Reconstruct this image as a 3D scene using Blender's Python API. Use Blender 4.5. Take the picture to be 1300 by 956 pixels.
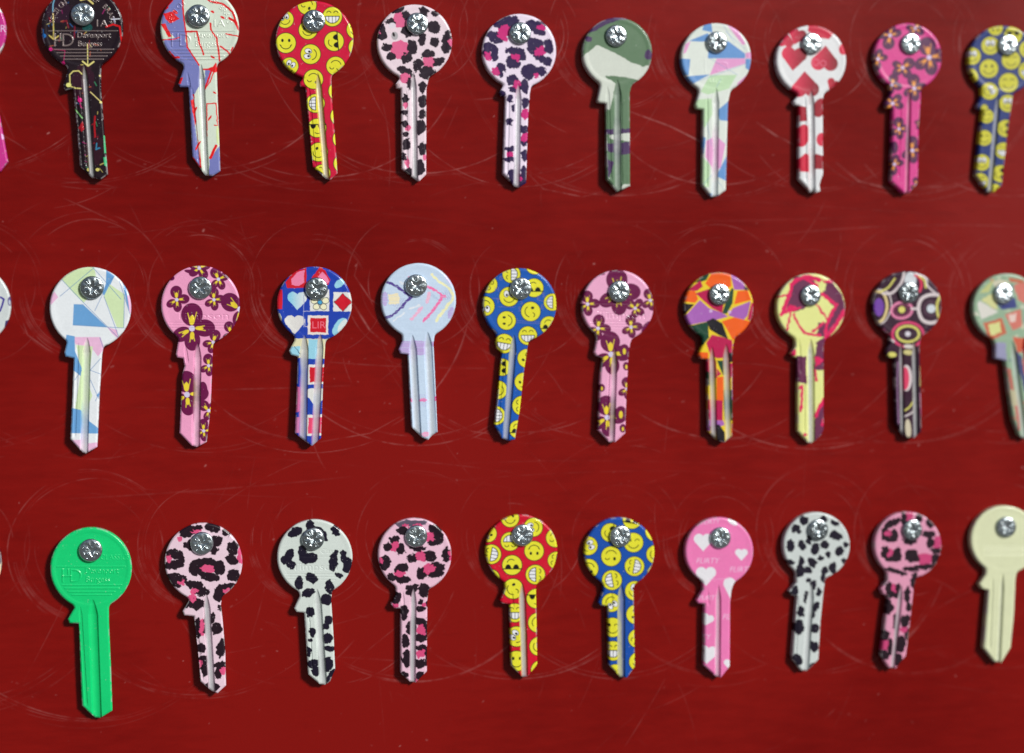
import bpy, math
import numpy as np
from mathutils import Vector, Matrix

for o in list(bpy.data.objects): bpy.data.objects.remove(o)
S = bpy.context.scene

# ---------------------------------------------------------------- camera
# Pinhole measured from the photograph: 60 mm lens, board turned 11 degrees away to the right.
FPX, PCX, PCY = 2167.0, 650.0, 433.5          # focal length and principal point, in photo pixels (1300 x 956)
YAW, DIST = math.radians(11.0), 0.586
CAM = np.array([-DIST*math.sin(YAW), -DIST*math.cos(YAW), 0.0])
CF = np.array([math.sin(YAW), math.cos(YAW), 0.0])
CR = np.array([math.cos(YAW), -math.sin(YAW), 0.0])
cd = bpy.data.cameras.new('camera'); cam = bpy.data.objects.new('camera', cd)
S.collection.objects.link(cam); S.camera = cam
cam.location = CAM; cam.rotation_euler = (math.radians(90), 0, -YAW)
cd.sensor_width = 36; cd.lens = FPX*36/1300; cd.shift_y = -(478-PCY)/1300
cd.clip_start = 0.02; cd.clip_end = 100
cd.dof.use_dof = True; cd.dof.focus_distance = 0.566; cd.dof.aperture_fstop = 4.0

# ---------------------------------------------------------------- light: soft daylight from the upper right
SUN = Vector((0.78, -1.0, 0.62)).normalized()
W = bpy.data.worlds.new('World'); S.world = W; W.use_nodes = True
nt = W.node_tree; bg = nt.nodes['Background']
sky = nt.nodes.new('ShaderNodeTexSky'); sky.sky_type = 'NISHITA'; sky.sun_disc = False
sky.sun_elevation = math.asin(SUN.z); sky.sun_rotation = math.atan2(SUN.x, SUN.y)
sky.air_density = 1.0; sky.dust_density = 1.5; sky.ozone_density = 1.0
# sky above, the grey street and house fronts opposite below
tcw = nt.nodes.new('ShaderNodeTexCoord'); sep = nt.nodes.new('ShaderNodeSeparateXYZ'); nt.links.new(tcw.outputs['Generated'], sep.inputs[0])
mr = nt.nodes.new('ShaderNodeMapRange'); mr.inputs['From Min'].default_value = 0.16; mr.inputs['From Max'].default_value = 0.36; nt.links.new(sep.outputs['Z'], mr.inputs['Value'])
mxw = nt.nodes.new('ShaderNodeMix'); mxw.data_type = 'RGBA'; nt.links.new(mr.outputs[0], mxw.inputs['Factor'])
mxw.inputs['A'].default_value = (2.4, 2.35, 2.3, 1); nt.links.new(sky.outputs[0], mxw.inputs['B'])
nt.links.new(mxw.outputs['Result'], bg.inputs[0]); bg.inputs[1].default_value = 0.055
sl = bpy.data.lights.new('sun', 'SUN'); sun = bpy.data.objects.new('sun', sl); S.collection.objects.link(sun)
sl.energy = 3.5; sl.angle = math.radians(11); sl.color = (1.0, 0.985, 0.955)
sun.location = SUN*2; sun.rotation_euler = SUN.to_track_quat('Z', 'Y').to_euler()
S.view_settings.view_transform = 'Standard'; S.view_settings.look = 'None'
S.view_settings.exposure = 0.06; S.view_settings.gamma = 1.0
S.cycles.use_denoising = True

MM = 0.001
def plane(px, py, h):
    """photo pixel (arrays allowed) -> x, z on the plane h metres in front of the board"""
    a = (np.asarray(px, float)-PCX)/FPX; b = (PCY-np.asarray(py, float))/FPX
    dx = CF[0]+CR[0]*a; dy = CF[1]+CR[1]*a
    t = (-h-CAM[1])/dy
    return CAM[0]+t*dx, t*b

def lin(c):
    c = np.array(c, float)/255.0
    return np.where(c <= 0.04045, c/12.92, ((c+0.055)/1.055)**2.4)

# ---------------------------------------------------------------- materials
def newmat(name):
    m = bpy.data.materials.new(name); m.use_nodes = True
    return m, m.node_tree, m.node_tree.nodes['Principled BSDF']
def N(t, kind, **kw):
    n = t.nodes.new(kind)
    for k, v in kw.items(): setattr(n, k, v)
    return n
def math_node(t, op, a, b=None, clamp=False):
    n = N(t, 'ShaderNodeMath', operation=op, use_clamp=clamp)
    for i, v in enumerate((a, b)):
        if v is None: continue
        if isinstance(v, (int, float)): n.inputs[i].default_value = v
        else: t.links.new(v, n.inputs[i])
    return n.outputs[0]
def noise(t, scale, detail=3, rough=0.5, vec=None):
    n = N(t, 'ShaderNodeTexNoise'); n.inputs['Scale'].default_value = scale
    n.inputs['Detail'].default_value = detail; n.inputs['Roughness'].default_value = rough
    if vec is not None: t.links.new(vec, n.inputs['Vector'])
    return n.outputs['Fac']

def key_material():
    m, t, p = newmat('printed_key')
    at = N(t, 'ShaderNodeAttribute', attribute_name='print'); me = N(t, 'ShaderNodeAttribute', attribute_name='metal')
    tc = N(t, 'ShaderNodeTexCoord').outputs['Object']
    mp = N(t, 'ShaderNodeMapping'); mp.inputs['Scale'].default_value = (1, 1, 1); t.links.new(tc, mp.inputs[0])
    f = noise(t, 1400, 3, 0.6, mp.outputs[0])
    wear = math_node(t, 'MULTIPLY_ADD', math_node(t, 'ADD', f, noise(t, 160, 4, 0.6, mp.outputs[0])), 0.17); wear.node.inputs[2].default_value = 0.82
    mix = N(t, 'ShaderNodeVectorMath', operation='SCALE'); t.links.new(at.outputs['Color'], mix.inputs[0]); t.links.new(wear, mix.inputs['Scale'])
    t.links.new(mix.outputs[0], p.inputs['Base Color'])
    t.links.new(math_node(t, 'MULTIPLY', me.outputs['Fac'], 0.55), p.inputs['Metallic'])
    g = noise(t, 500, 4, 0.6, mp.outputs[0])
    r = math_node(t, 'MULTIPLY_ADD', g, 0.22); r.node.inputs[2].default_value = 0.24
    r = math_node(t, 'SUBTRACT', r, math_node(t, 'MULTIPLY', me.outputs['Fac'], 0.12))
    t.links.new(r, p.inputs['Roughness']); p.inputs['Specular IOR Level'].default_value = 0.34
    p.inputs['Coat Weight'].default_value = 0.25; p.inputs['Coat Roughness'].default_value = 0.12
    b = N(t, 'ShaderNodeBump'); b.inputs['Strength'].default_value = 0.25; b.inputs['Distance'].default_value = 0.00008
    t.links.new(noise(t, 900, 3, 0.6, mp.outputs[0]), b.inputs['Height']); t.links.new(b.outputs[0], p.inputs['Normal'])
    return m
def screw_material():
    m, t, p = newmat('zinc_plate')
    tc = N(t, 'ShaderNodeTexCoord').outputs['Object']
    p.inputs['Metallic'].default_value = 1.0
    cr = N(t, 'ShaderNodeValToRGB'); cr.color_ramp.elements[0].color = (0.38, 0.46, 0.49, 1); cr.color_ramp.elements[1].color = (0.68, 0.75, 0.78, 1)
    cr.color_ramp.elements[0].position = 0.3; cr.color_ramp.elements[1].position = 0.7
    t.links.new(noise(t, 900, 4, 0.65, tc), cr.inputs[0]); t.links.new(cr.outputs[0], p.inputs['Base Color'])
    r = math_node(t, 'MULTIPLY_ADD', noise(t, 1500, 3, 0.6, tc), 0.25); r.node.inputs[2].default_value = 0.12
    t.links.new(r, p.inputs['Roughness'])
    oi = N(t, 'ShaderNodeObjectInfo').outputs['Random']; hs = N(t, 'ShaderNodeHueSaturation'); v = math_node(t, 'MULTIPLY_ADD', oi, 0.4); v.node.inputs[2].default_value = 0.75
    t.links.new(v, hs.inputs['Value']); t.links.new(cr.outputs[0], hs.inputs['Color']); t.links.new(hs.outputs[0], p.inputs['Base Color'])
    b = N(t, 'ShaderNodeBump'); b.inputs['Strength'].default_value = 0.5; b.inputs['Distance'].default_value = 0.00012
    t.links.new(noise(t, 1300, 4, 0.7, tc), b.inputs['Height']); t.links.new(b.outputs[0], p.inputs['Normal'])
    return m
def board_material():
    m, t, p = newmat('scratched_red_paint')
    sc = N(t, 'ShaderNodeAttribute', attribute_name='scratch').outputs['Fac']
    tc = N(t, 'ShaderNodeTexCoord').outputs['Object']
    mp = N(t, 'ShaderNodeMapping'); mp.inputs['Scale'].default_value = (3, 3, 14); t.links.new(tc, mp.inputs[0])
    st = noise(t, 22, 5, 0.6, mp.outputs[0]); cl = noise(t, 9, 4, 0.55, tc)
    big = noise(t, 4.2, 2, 0.5, tc)  # broad tone drift, puts the board's uneven sheen into the paint colour
    film_sheen = math_node(t, 'MULTIPLY', math_node(t, 'MULTIPLY_ADD', st, 0.35), math_node(t, 'MULTIPLY', math_node(t, 'ADD', cl, big), 0.62)); film_sheen.node.inputs[0].links[0].from_node.inputs[2].default_value = 0.33
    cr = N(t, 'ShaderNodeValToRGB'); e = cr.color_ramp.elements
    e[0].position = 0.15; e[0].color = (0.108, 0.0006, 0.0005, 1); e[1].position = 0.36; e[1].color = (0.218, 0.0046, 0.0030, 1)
    t.links.new(film_sheen, cr.inputs[0])
    mx = N(t, 'ShaderNodeMix', data_type='RGBA'); t.links.new(math_node(t, 'MULTIPLY', sc, 0.55, True), mx.inputs['Factor'])
    t.links.new(cr.outputs[0], mx.inputs['A']); mx.inputs['B'].default_value = (0.42, 0.15, 0.14, 1)
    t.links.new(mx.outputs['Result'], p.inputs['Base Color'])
    r1 = math_node(t, 'MULTIPLY_ADD', cl, 0.22); r1.node.inputs[2].default_value = 0.10
    r2 = math_node(t, 'MULTIPLY_ADD', sc, 0.3, True); t.links.new(r1, r2.node.inputs[2])
    t.links.new(r2, p.inputs['Roughness']); p.inputs['Specular IOR Level'].default_value = 0.30
    b = N(t, 'ShaderNodeBump'); b.inputs['Strength'].default_value = 0.12; b.inputs['Distance'].default_value = 0.0003
    t.links.new(noise(t, 120, 4, 0.5, tc), b.inputs['Height']); t.links.new(b.outputs[0], p.inputs['Normal'])
    return m
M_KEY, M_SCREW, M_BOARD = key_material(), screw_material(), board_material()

# ---------------------------------------------------------------- mesh helpers
def make_mesh(name, co, quads, tris=None, attrs=None, smooth=True, mat=None):
    me = bpy.data.meshes.new(name)
    co = np.asarray(co, np.float32); quads = np.asarray(quads, np.int32).reshape(-1, 4)
    nt_ = 0 if tris is None else len(tris)
    loops = quads.ravel()
    if nt_: loops = np.concatenate([loops, np.asarray(tris, np.int32).ravel()])
    me.vertices.add(len(co)); me.vertices.foreach_set('co', co.ravel())
    me.loops.add(len(loops)); me.loops.foreach_set('vertex_index', loops)
    me.polygons.add(len(quads)+nt_)
    st = np.concatenate([np.arange(len(quads))*4, len(quads)*4+np.arange(nt_)*3]).astype(np.int32)
    me.polygons.foreach_set('loop_start', st)
    me.polygons.foreach_set('use_smooth', np.full(len(st), smooth))
    me.update(calc_edges=True); me.validate()
    for k, v in (attrs or {}).items():
        if v.ndim == 2:
            a = me.attributes.new(k, 'FLOAT_COLOR', 'POINT'); a.data.foreach_set('color', np.c_[v, np.ones(len(v))].astype(np.float32).ravel())
        else:
            a = me.attributes.new(k, 'FLOAT', 'POINT'); a.data.foreach_set('value', v.astype(np.float32))
    if mat: me.materials.append(mat)
    return me
def link(name, me, parent=None, loc=(0, 0, 0)):
    o = bpy.data.objects.new(name, me); S.collection.objects.link(o); o.location = loc
    if parent: o.parent = parent
    return o
def tag(o, label, cat, group=None):
    o['label'] = label; o['category'] = cat
    if group: o['group'] = group

def vnoise(X, Y, scale, seed):
    r = np.random.RandomState(seed).rand(64, 64)
    x = X/scale+31.7; y = Y/scale+17.3
    xi = np.floor(x).astype(int); yi = np.floor(y).astype(int); fx = x-xi; fy = y-yi
    fx = fx*fx*(3-2*fx); fy = fy*fy*(3-2*fy)
    g = lambda i, j: r[(xi+i) % 64, (yi+j) % 64]
    return (g(0, 0)*(1-fx)+g(1, 0)*fx)*(1-fy)+(g(0, 1)*(1-fx)+g(1, 1)*fx)*fy-0.5

def sd_poly(X, Y, pts):
    d = np.full(X.shape, 1e9); s = np.ones(X.shape); n = len(pts)
    for i in range(n):
        ax, ay = pts[i]; bx, by = pts[i-1]
        ex, ey = bx-ax, by-ay; wx = X-ax; wy = Y-ay
        t = np.clip((wx*ex+wy*ey)/(ex*ex+ey*ey+1e-9), 0, 1)
        d = np.minimum(d, (wx-ex*t)**2+(wy-ey*t)**2)
        c1 = Y >= ay; c2 = Y < by; c3 = ex*wy > ey*wx
        flip = (c1 & c2 & c3) | (~c1 & ~c2 & ~c3)
        s = np.where(flip, -s, s)
    return s*np.sqrt(d)

# text outlines from the built-in font, as triangles in units of cap height
_glyph = {}
def glyphs(txt):
    if txt in _glyph: return _glyph[txt]
    cu = bpy.data.curves.new('tmp', 'FONT'); cu.body = txt; cu.size = 1.0; cu.resolution_u = 2
    ob = bpy.data.objects.new('tmp', cu); S.collection.objects.link(ob)
    dg = bpy.context.evaluated_depsgraph_get(); ev = ob.evaluated_get(dg); me = ev.to_mesh()
    me.calc_loop_triangles()
    V = np.array([v.co[:2] for v in me.vertices]).reshape(-1, 2); T = np.array([t.vertices[:] for t in me.loop_triangles]).reshape(-1, 3)
    ev.to_mesh_clear(); bpy.data.objects.remove(ob); bpy.data.curves.remove(cu)
    r = V[T] if len(T) else np.zeros((0, 3, 2))
    r = r/0.70
    _glyph[txt] = r
    return r

# ---------------------------------------------------------------- canvas: prints a pattern and presses relief on the grid of one key
class Canvas:
    def __init__(s, xs, ys, base, seed):
        s.xs, s.ys = xs, ys; s.X, s.Y = np.meshgrid(xs, ys)
        s.C = np.empty(s.X.shape+(3,)); s.C[:] = lin(base)
        s.H = np.zeros(s.X.shape); s.M = np.zeros(s.X.shape)
        s.wx = (vnoise(s.X, s.Y, 15, seed)*1.3+vnoise(s.X, s.Y, 6, seed+1)*0.7); s.wy = (vnoise(s.X, s.Y, 15, seed+2)*1.3+vnoise(s.X, s.Y, 6, seed+3)*0.7)
        s.amp = 0.0; s.aa = 2.4
    def win(s, x0, y0, x1, y1):
        p = 6+s.amp*1.2
        i0, i1 = np.searchsorted(s.xs, (x0-p, x1+p)); j0, j1 = np.searchsorted(s.ys, (y0-p, y1+p))
        sl_ = (slice(j0, j1), slice(i0, i1))
        return sl_, s.X[sl_]+s.amp*s.wx[sl_], s.Y[sl_]+s.amp*s.wy[sl_]
    def paint(s, sl_, sd, col, op=1.0):
        if sd.size == 0: return
        a = (np.clip(0.5-sd/s.aa, 0, 1)*op)[..., None]
        c = lin(col) if not isinstance(col, np.ndarray) else col
        s.C[sl_] = s.C[sl_]*(1-a)+c*a
    def ell(s, x, y, rx, ry=None, rot=0, col=(0, 0, 0), ring=0, op=1.0):
        ry = ry or rx; m = max(rx, ry)+ring; sl_, X, Y = s.win(x-m, y-m, x+m, y+m)
        c, n = math.cos(math.radians(rot)), math.sin(math.radians(rot))
        u = (X-x)*c+(Y-y)*n; v = -(X-x)*n+(Y-y)*c
        k = np.sqrt((u/rx)**2+(v/ry)**2); g = np.sqrt((u/rx**2)**2+(v/ry**2)**2)+1e-6
        sd = k*(k-1)/g
        if ring: sd = np.abs(sd)-ring/2
        s.paint(sl_, sd, col, op)
    def poly(s, pts, col, op=1.0, r=0):
        a = np.array(pts, float); sl_, X, Y = s.win(*a.min(0), *a.max(0))
        if X.size: s.paint(sl_, sd_poly(X, Y, pts)-r, col, op)
    def line(s, pts, w, col, op=1.0):
        if getattr(s, 'curvy', False) and len(pts) > 2:
            P = np.array([pts[0]]+list(pts)+[pts[-1]], float); pts = [tuple(.5*(2*P[i]+(P[i+1]-P[i-1])*t+(2*P[i-1]-5*P[i]+4*P[i+1]-P[i+2])*t*t+(3*P[i]-P[i-1]-3*P[i+1]+P[i+2])*t**3)) for i in range(1, len(P)-2) for t in np.arange(0, 1, .2)]+[tuple(P[-1])]
        a = np.array(pts, float); p = w/2
        sl_, X, Y = s.win(*(a.min(0)-p), *(a.max(0)+p))
        if X.size: s.paint(sl_, s._seg(X, Y, pts)-p, col, op)
    @staticmethod
    def _seg(X, Y, pts):
        d = np.full(X.shape, 1e9)
        for (ax, ay), (bx, by) in zip(pts[:-1], pts[1:]):
            ex, ey = bx-ax, by-ay; t = np.clip(((X-ax)*ex+(Y-ay)*ey)/(ex*ex+ey*ey+1e-9), 0, 1)
            d = np.minimum(d, np.hypot(X-ax-ex*t, Y-ay-ey*t))
        return d
    def heart(s, x, y, r, rot=0, col=(255, 255, 255), edge=None, op=1.0):
        sl_, X, Y = s.win(x-r*1.2, y-r*1.2, x+r*1.2, y+r*1.2)
        if not X.size: return
        c, n = math.cos(math.radians(rot)), math.sin(math.radians(rot))
        u = np.abs((X-x)*c+(Y-y)*n); v = -(-(X-x)*n+(Y-y)*c)
        # two lobes and a point
        lob = np.hypot(u-0.43*r, v-0.30*r)-0.52*r
        tri = sd_poly(u, v, [(0, 0.42*r), (0.90*r, 0.12*r), (0.62*r, -0.25*r), (0, -0.95*r), (-0.2*r, -0.6*r), (-0.2*r, 0.3*r)])
        sd = np.minimum(lob, tri)
        if edge is not None:
            w = np.clip((X-x)/(1.6*r)+0.45, 0, 1)[..., None]
            s.paint(sl_, sd, lin(col)*(1-w)+lin(edge)*w, op)
        else: s.paint(sl_, sd, col, op)
    def text_cov(s, txt, x, y, h, rot=0, sx=1.0, slant=0.0):
        T = glyphs(txt)
        cov = np.zeros(s.X.shape)
        if not len(T): return cov
        P = T.copy(); P[..., 0] = P[..., 0]*sx+slant*P[..., 1]
        c, n = math.cos(math.radians(rot)), math.sin(math.radians(rot))
        q = np.empty_like(P); q[..., 0] = x+h*(P[..., 0]*c+P[..., 1]*n); q[..., 1] = y+h*(P[..., 0]*n-P[..., 1]*c)
        st = (s.xs[1]-s.xs[0])
        for ox, oy in ((-.25, -.25), (.25, -.25), (-.25, .25), (.25, .25)):
            hit = np.zeros(s.X.shape, bool)
            for a in q:
                i0, i1 = np.searchsorted(s.xs, (a[:, 0].min()-st, a[:, 0].max()+st)); j0, j1 = np.searchsorted(s.ys, (a[:, 1].min()-st, a[:, 1].max()+st))
                if i1 <= i0 or j1 <= j0: continue
                X = s.X[j0:j1, i0:i1]+ox*st; Y = s.Y[j0:j1, i0:i1]+oy*st
                e = [(a[(k+1) % 3, 0]-a[k, 0])*(Y-a[k, 1])-(a[(k+1) % 3, 1]-a[k, 1])*(X-a[k, 0]) for k in range(3)]
                hit[j0:j1, i0:i1] |= ((e[0] >= 0) & (e[1] >= 0) & (e[2] >= 0)) | ((e[0] <= 0) & (e[1] <= 0) & (e[2] <= 0))
            cov += hit*0.25
        return cov
    def text(s, txt, x, y, h, col, rot=0, sx=1.0, slant=0.0, op=1.0):
        a = (s.text_cov(txt, x, y, h, rot, sx, slant)*op)[..., None]; s.C = s.C*(1-a)+lin(col)*a
    def emboss(s, txt, x, y, h, d, rot=0, sx=1.0):
        s.H += s.text_cov(txt, x, y, h, rot, sx)*d
    def arc_text(s, txt, cx, cy, r, a0, a1, h, d):
        for k, ch in enumerate(txt):
            if ch == ' ': continue
            a = math.radians(a0+(a1-a0)*k/(len(txt)-1))
            s.emboss(ch, cx+r*math.sin(a)-h*0.4*math.cos(a), cy-r*math.cos(a)-h*0.4*math.sin(a), h, d, math.degrees(a))
    def bar(s, x0, y0, x1, y1, w, d):
        sd = s._seg(s.X, s.Y, [(x0, y0), (x1, y1)])-w/2
        s.H += np.clip(0.5-sd/3, 0, 1)*d

# printed motifs ------------------------------------------------------
YEL, INK, TOOTH = (226, 222, 50), (28, 28, 20), (232, 234, 238)
def face(c, x, y, r, kind='smile', rot=0, yel=YEL):
    """a round yellow smiling face; rot turns it clockwise"""
    k = r/50.0; C_, N_ = math.cos(math.radians(rot)), math.sin(math.radians(rot))
    P = lambda u, v: (x+(u*C_-v*N_)*k, y+(u*N_+v*C_)*k)
    def L(pts, w, col=INK): c.line([P(*p) for p in pts], max(w*k, 2.2), col)
    def E(u, v, a, b, col, rr=0): c.ell(*P(u, v), a*k, b*k, rot+rr, col)
    arc = lambda cx_, cy_, ax, ay, a0, a1, n=9: [(cx_+ax*math.cos(math.radians(a0+(a1-a0)*i/(n-1))), cy_+ay*math.sin(math.radians(a0+(a1-a0)*i/(n-1)))) for i in range(n)]
    c.ell(x, y, r, r, 0, INK); c.ell(x, y, r-3.6*max(k, .8), r-3.6*max(k, .8), 0, yel)
    sm = arc(0, 4, 26, 24, 20, 160)
    if kind == 'smile':
        E(-16, -12, 6, 8, INK); E(16, -12, 6, 8, INK); L(sm, 4); L([(-28, 8), (-22, 12)], 3.5); L([(28, 8), (22, 12)], 3.5)
    elif kind == 'wink':
        E(-16, -12, 6.5, 8.5, INK); L(arc(18, -8, 10, 8, 190, 350), 4); L(sm, 4)
    elif kind == 'closed':
        L(arc(-18, -10, 10, 9, 190, 350), 4); L(arc(18, -10, 10, 9, 190, 350), 4); L(sm, 4)
    elif kind == 'bigeyes':
        for sx_ in (-1, 1):
            E(13*sx_, -14, 13.5, 18, INK); E(13*sx_, -14, 11, 15.5, TOOTH); E(11*sx_, -8, 5.5, 6.5, INK)
        L(sm, 4)
    elif kind == 'grin':
        L(arc(-17, -18, 10, 9, 190, 350), 4); L(arc(17, -18, 10, 9, 190, 350), 4)
        m = [(-34, -2), (34, -2)]+arc(0, -2, 34, 34, 0, 180, 13)[1:-1]
        c.poly([P(*p) for p in m], TOOTH); L(m+[m[0]], 4)
        for u in (-17, 0, 17): L([(u, -2), (u, 29 if u == 0 else 26)], 3)
    elif kind == 'cool':
        L([(-46, -18), (46, -18)], 5)
        for sx_ in (-1, 1): c.poly([P(*p) for p in [(4*sx_, -18), (34*sx_, -18)]+arc(19*sx_, -18, 15, 22, 0, 180, 9)[::sx_]], (14, 12, 10))
        L(arc(4, 8, 20, 20, 15, 130), 4)
def flower(c, x, y, s_, rot=0, petal=(104, 12, 70), inner=(232, 208, 55), mid=(212, 202, 232)):
    for a, d, a_, b_ in ((0, .64, .50, .46), (88, .58, .46, .37), (178, .56, .44, .34), (240, .54, .42, .31)):
        t = math.radians(a+rot-4)
        px, py = x+math.sin(t)*d*s_*.85, y-math.cos(t)*d*s_*.85
        c.ell(px, py, b_*s_*.92, a_*s_*.9, a+rot, petal)
    for a, d, a_, b_ in ((0, .40, .19, .11), (88, .36, .16, .075), (178, .34, .15, .085), (240, .34, .13, .075)):
        t = math.radians(a+rot-4)
        c.ell(x+math.sin(t)*d*s_*.8, y-math.cos(t)*d*s_*.8, b_*s_, a_*s_, a+rot, inner)
        for o, l_ in ((-17, .62), (2, .52), (18, .66)):
            q = math.radians(a+rot-4+o*(.9 if a == 0 else .6)); L_ = l_*s_*(1 if a == 0 else .8)
            c.line([(x+math.sin(q)*L_*.5, y-math.cos(q)*L_*.5), (x+math.sin(q)*L_, y-math.cos(q)*L_)], max(.04*s_, 1.4), inner, .85 if s_ > 80 else .5)
    c.ell(x, y, .10*s_+2, None, 0, mid)
def petal(c, x, y, r, rot=0, col=(104, 12, 70), inner=(232, 208, 55)):
    c.ell(x, y, r*.8, r, rot, col)
    c.ell(x, y+r*.15, r*.25, r*.5, rot, inner)
def spots(c, lst, col, amp=10, k=1.04):
    c.amp = amp
    for q in lst:
        x, y, rx = q[:3]; ry = q[3] if len(q) > 3 else rx; rot = q[4] if len(q) > 4 else 0
        c.ell(x, y, rx*k+1, ry*k+1, rot, col)
    c.amp = 0
# ---------------------------------------------------------------- the print of every key, in quarter photo pixels from its own corner
def faces(c, lst, yel=YEL):
    for q in lst: face(c, *q, yel=yel)
def p_dark_party(c):
    rs = np.random.RandomState(8)
    c.amp = 14; c.ell(240, 420, 60, 90, 10, (46, 8, 30)); c.ell(300, 760, 50, 80, 0, (44, 8, 26)); c.ell(120, 60, 70, 60, 0, (40, 10, 34)); c.amp = 0
    for i in range(64):
        x, y = (rs.uniform(60, 420), rs.uniform(-40, 330)) if i < 36 else (rs.uniform(200, 360), rs.uniform(360, 880))
        a = rs.uniform(0, 3.14); L = rs.uniform(4, 26); col = [(150, 12, 40), (30, 90, 150), (190, 175, 90), (150, 20, 100), (50, 130, 90), (180, 90, 60)][i % 6]
        c.line([(x, y), (x+L*math.cos(a), y+L*math.sin(a))], rs.uniform(2.5, 6), col, .8)
    c.line([(108, -40), (90, 20), (88, 60)], 6, (110, 170, 200)); c.line([(90, 70), (93, 200)], 6, (205, 185, 100)); c.line([(70, 180), (93, 200), (118, 182)], 6, (205, 185, 100))
    c.ell(42, 182, 13, 11, 0, (25, 105, 180)); c.line([(40, 150), (42, 215)], 5, (25, 80, 140))
    c.ell(78, 250, 9, 9, 0, (215, 20, 130)); c.line([(78, 250), (150, 256), (142, 330)], 5, (150, 20, 80)); c.ell(140, 322, 11, 9, 0, (190, 20, 110))
    c.line([(360, 136), (395, 124), (428, 135), (440, 222)], 9, (205, 12, 20)); c.ell(440, 226, 14, 12, 0, (225, 15, 15))
    c.line([(265, 225), (266, 335)], 5, (225, 215, 130)); c.line([(240, 312), (268, 335), (296, 314)], 8, (225, 215, 130))
    c.line([(176, 425), (174, 380), (192, 362), (220, 360), (236, 376)], 6, (215, 205, 120)); c.ell(169, 432, 13, 11, 0, (225, 225, 130)); c.line([(176, 438), (205, 448), (232, 450)], 6, (215, 205, 120))
    c.ell(226, 508, 12, 11, 0, (220, 15, 130)); c.line([(218, 490), (232, 545)], 4, (190, 15, 110)); c.line([(196, 548), (238, 600)], 6, (120, 185, 110))
    c.line([(280, 468), (335, 520)], 5, (220, 205, 130)); c.ell(333, 520, 8, 6, 0, (225, 215, 130)); c.ell(330, 385, 7, 6, 0, (225, 215, 130))
    c.line([(303, 592), (300, 640), (304, 695)], 9, (165, 8, 22)); c.poly([(218, 650), (240, 615), (250, 655), (235, 670)], (165, 10, 30)); c.line([(312, 728), (308, 760), (326, 752)], 6, (50, 130, 165))
    c.poly([(346, 688), (354, 688), (362, 778), (350, 778)], (70, 185, 125)); c.poly([(346, 800), (364, 795), (368, 850), (350, 840)], (70, 185, 125))
    c.ell(316, 862, 10, 8, 0, (215, 205, 110)); c.ell(268, 862, 6, 8, 0, (200, 190, 100))
    c.ell(264, 140, 26, 20, 0, (12, 72, 70)); c.line([(138, 112), (158, 104), (168, 140)], 7, (120, 14, 34)); c.line([(200, 130), (198, 190)], 8, (110, 10, 40))
    c.line([(230, 0), (262, -8), (292, 18)], 9, (215, 200, 120)); c.line([(385, 98), (428, 96)], 5, (225, 225, 235)); c.line([(396, 86), (404, 118)], 4, (190, 190, 225))
def p_shards(c):
    R = (222, 22, 28); B = (118, 124, 186)
    c.amp = 2.5
    c.poly([(20, -60), (146, -60), (152, 60), (165, 160), (160, 210), (232, 332), (245, 420), (200, 490), (206, 600), (220, 700), (240, 860), (190, 830), (120, 470), (60, 260)], B)
    c.poly([(28, 100), (62, 150), (108, 190), (40, 205)], (200, 215, 196)); c.poly([(50, 68), (95, 58), (132, 96), (85, 118), (60, 96)], R); c.poly([(36, 120), (60, 118), (92, 185), (78, 190)], R)
    c.poly([(285, 810), (334, 742), (345, 900), (280, 895)], B); c.poly([(262, 350), (300, 360), (280, 420), (262, 460)], B)
    for pts, w in (([(146, -60), (150, 50), (163, 160)], 8), ([(163, 160), (220, 160), (232, 215), (255, 276)], 9), ([(165, 160), (172, 240), (232, 330)], 8),
                   ([(120, -50), (90, 0), (60, 40)], 16), ([(235, -30), (290, 8), (350, 18), (400, 60), (432, 150)], 10), ([(290, 118), (290, 150), (322, 196), (335, 300), (345, 340)], 9),
                   ([(340, 236), (375, 260), (408, 305)], 9), ([(368, 172), (436, 186)], 7), ([(384, 92), (405, 104), (432, 145)], 11), ([(80, 262), (105, 290), (130, 292)], 10),
                   ([(40, 202), (100, 200), (130, 190)], 6), ([(255, 352), (298, 350), (262, 450)], 9), ([(310, 360), (285, 420), (262, 455)], 6), ([(204, 480), (214, 560), (224, 650), (240, 850)], 8),
                   ([(272, 690), (270, 528), (318, 524), (326, 640), (308, 636)], 6), ([(200, 800), (238, 850)], 7), ([(318, 740), (288, 802)], 14)):
        c.line(pts, w, R)
    c.poly([(188, 510), (206, 500), (222, 600), (212, 640)], R); c.poly([(300, 340), (318, 316), (326, 338), (352, 318), (350, 350), (310, 370), (270, 350)], R); c.poly([(206, 500), (226, 500), (236, 800), (226, 700)], (214, 222, 210)); c.poly([(318, 640), (330, 640), (332, 740), (322, 720)], (205, 222, 160))
    for q in ((60, 30, 20, 10), (110, 60, 14, 8), (300, 60, 10, 5), (180, 100, 6, 14), (350, 90, 12, 5), (400, 250, 6, 14), (300, 290, 12, 5), (210, 560, 6, 20), (226, 740, 6, 26), (286, 600, 5, 16), (310, 470, 10, 4)): c.ell(*q, 30, R)
    c.poly([(120, 400), (150, 392), (140, 425), (125, 425)], R); c.amp = 0
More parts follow.
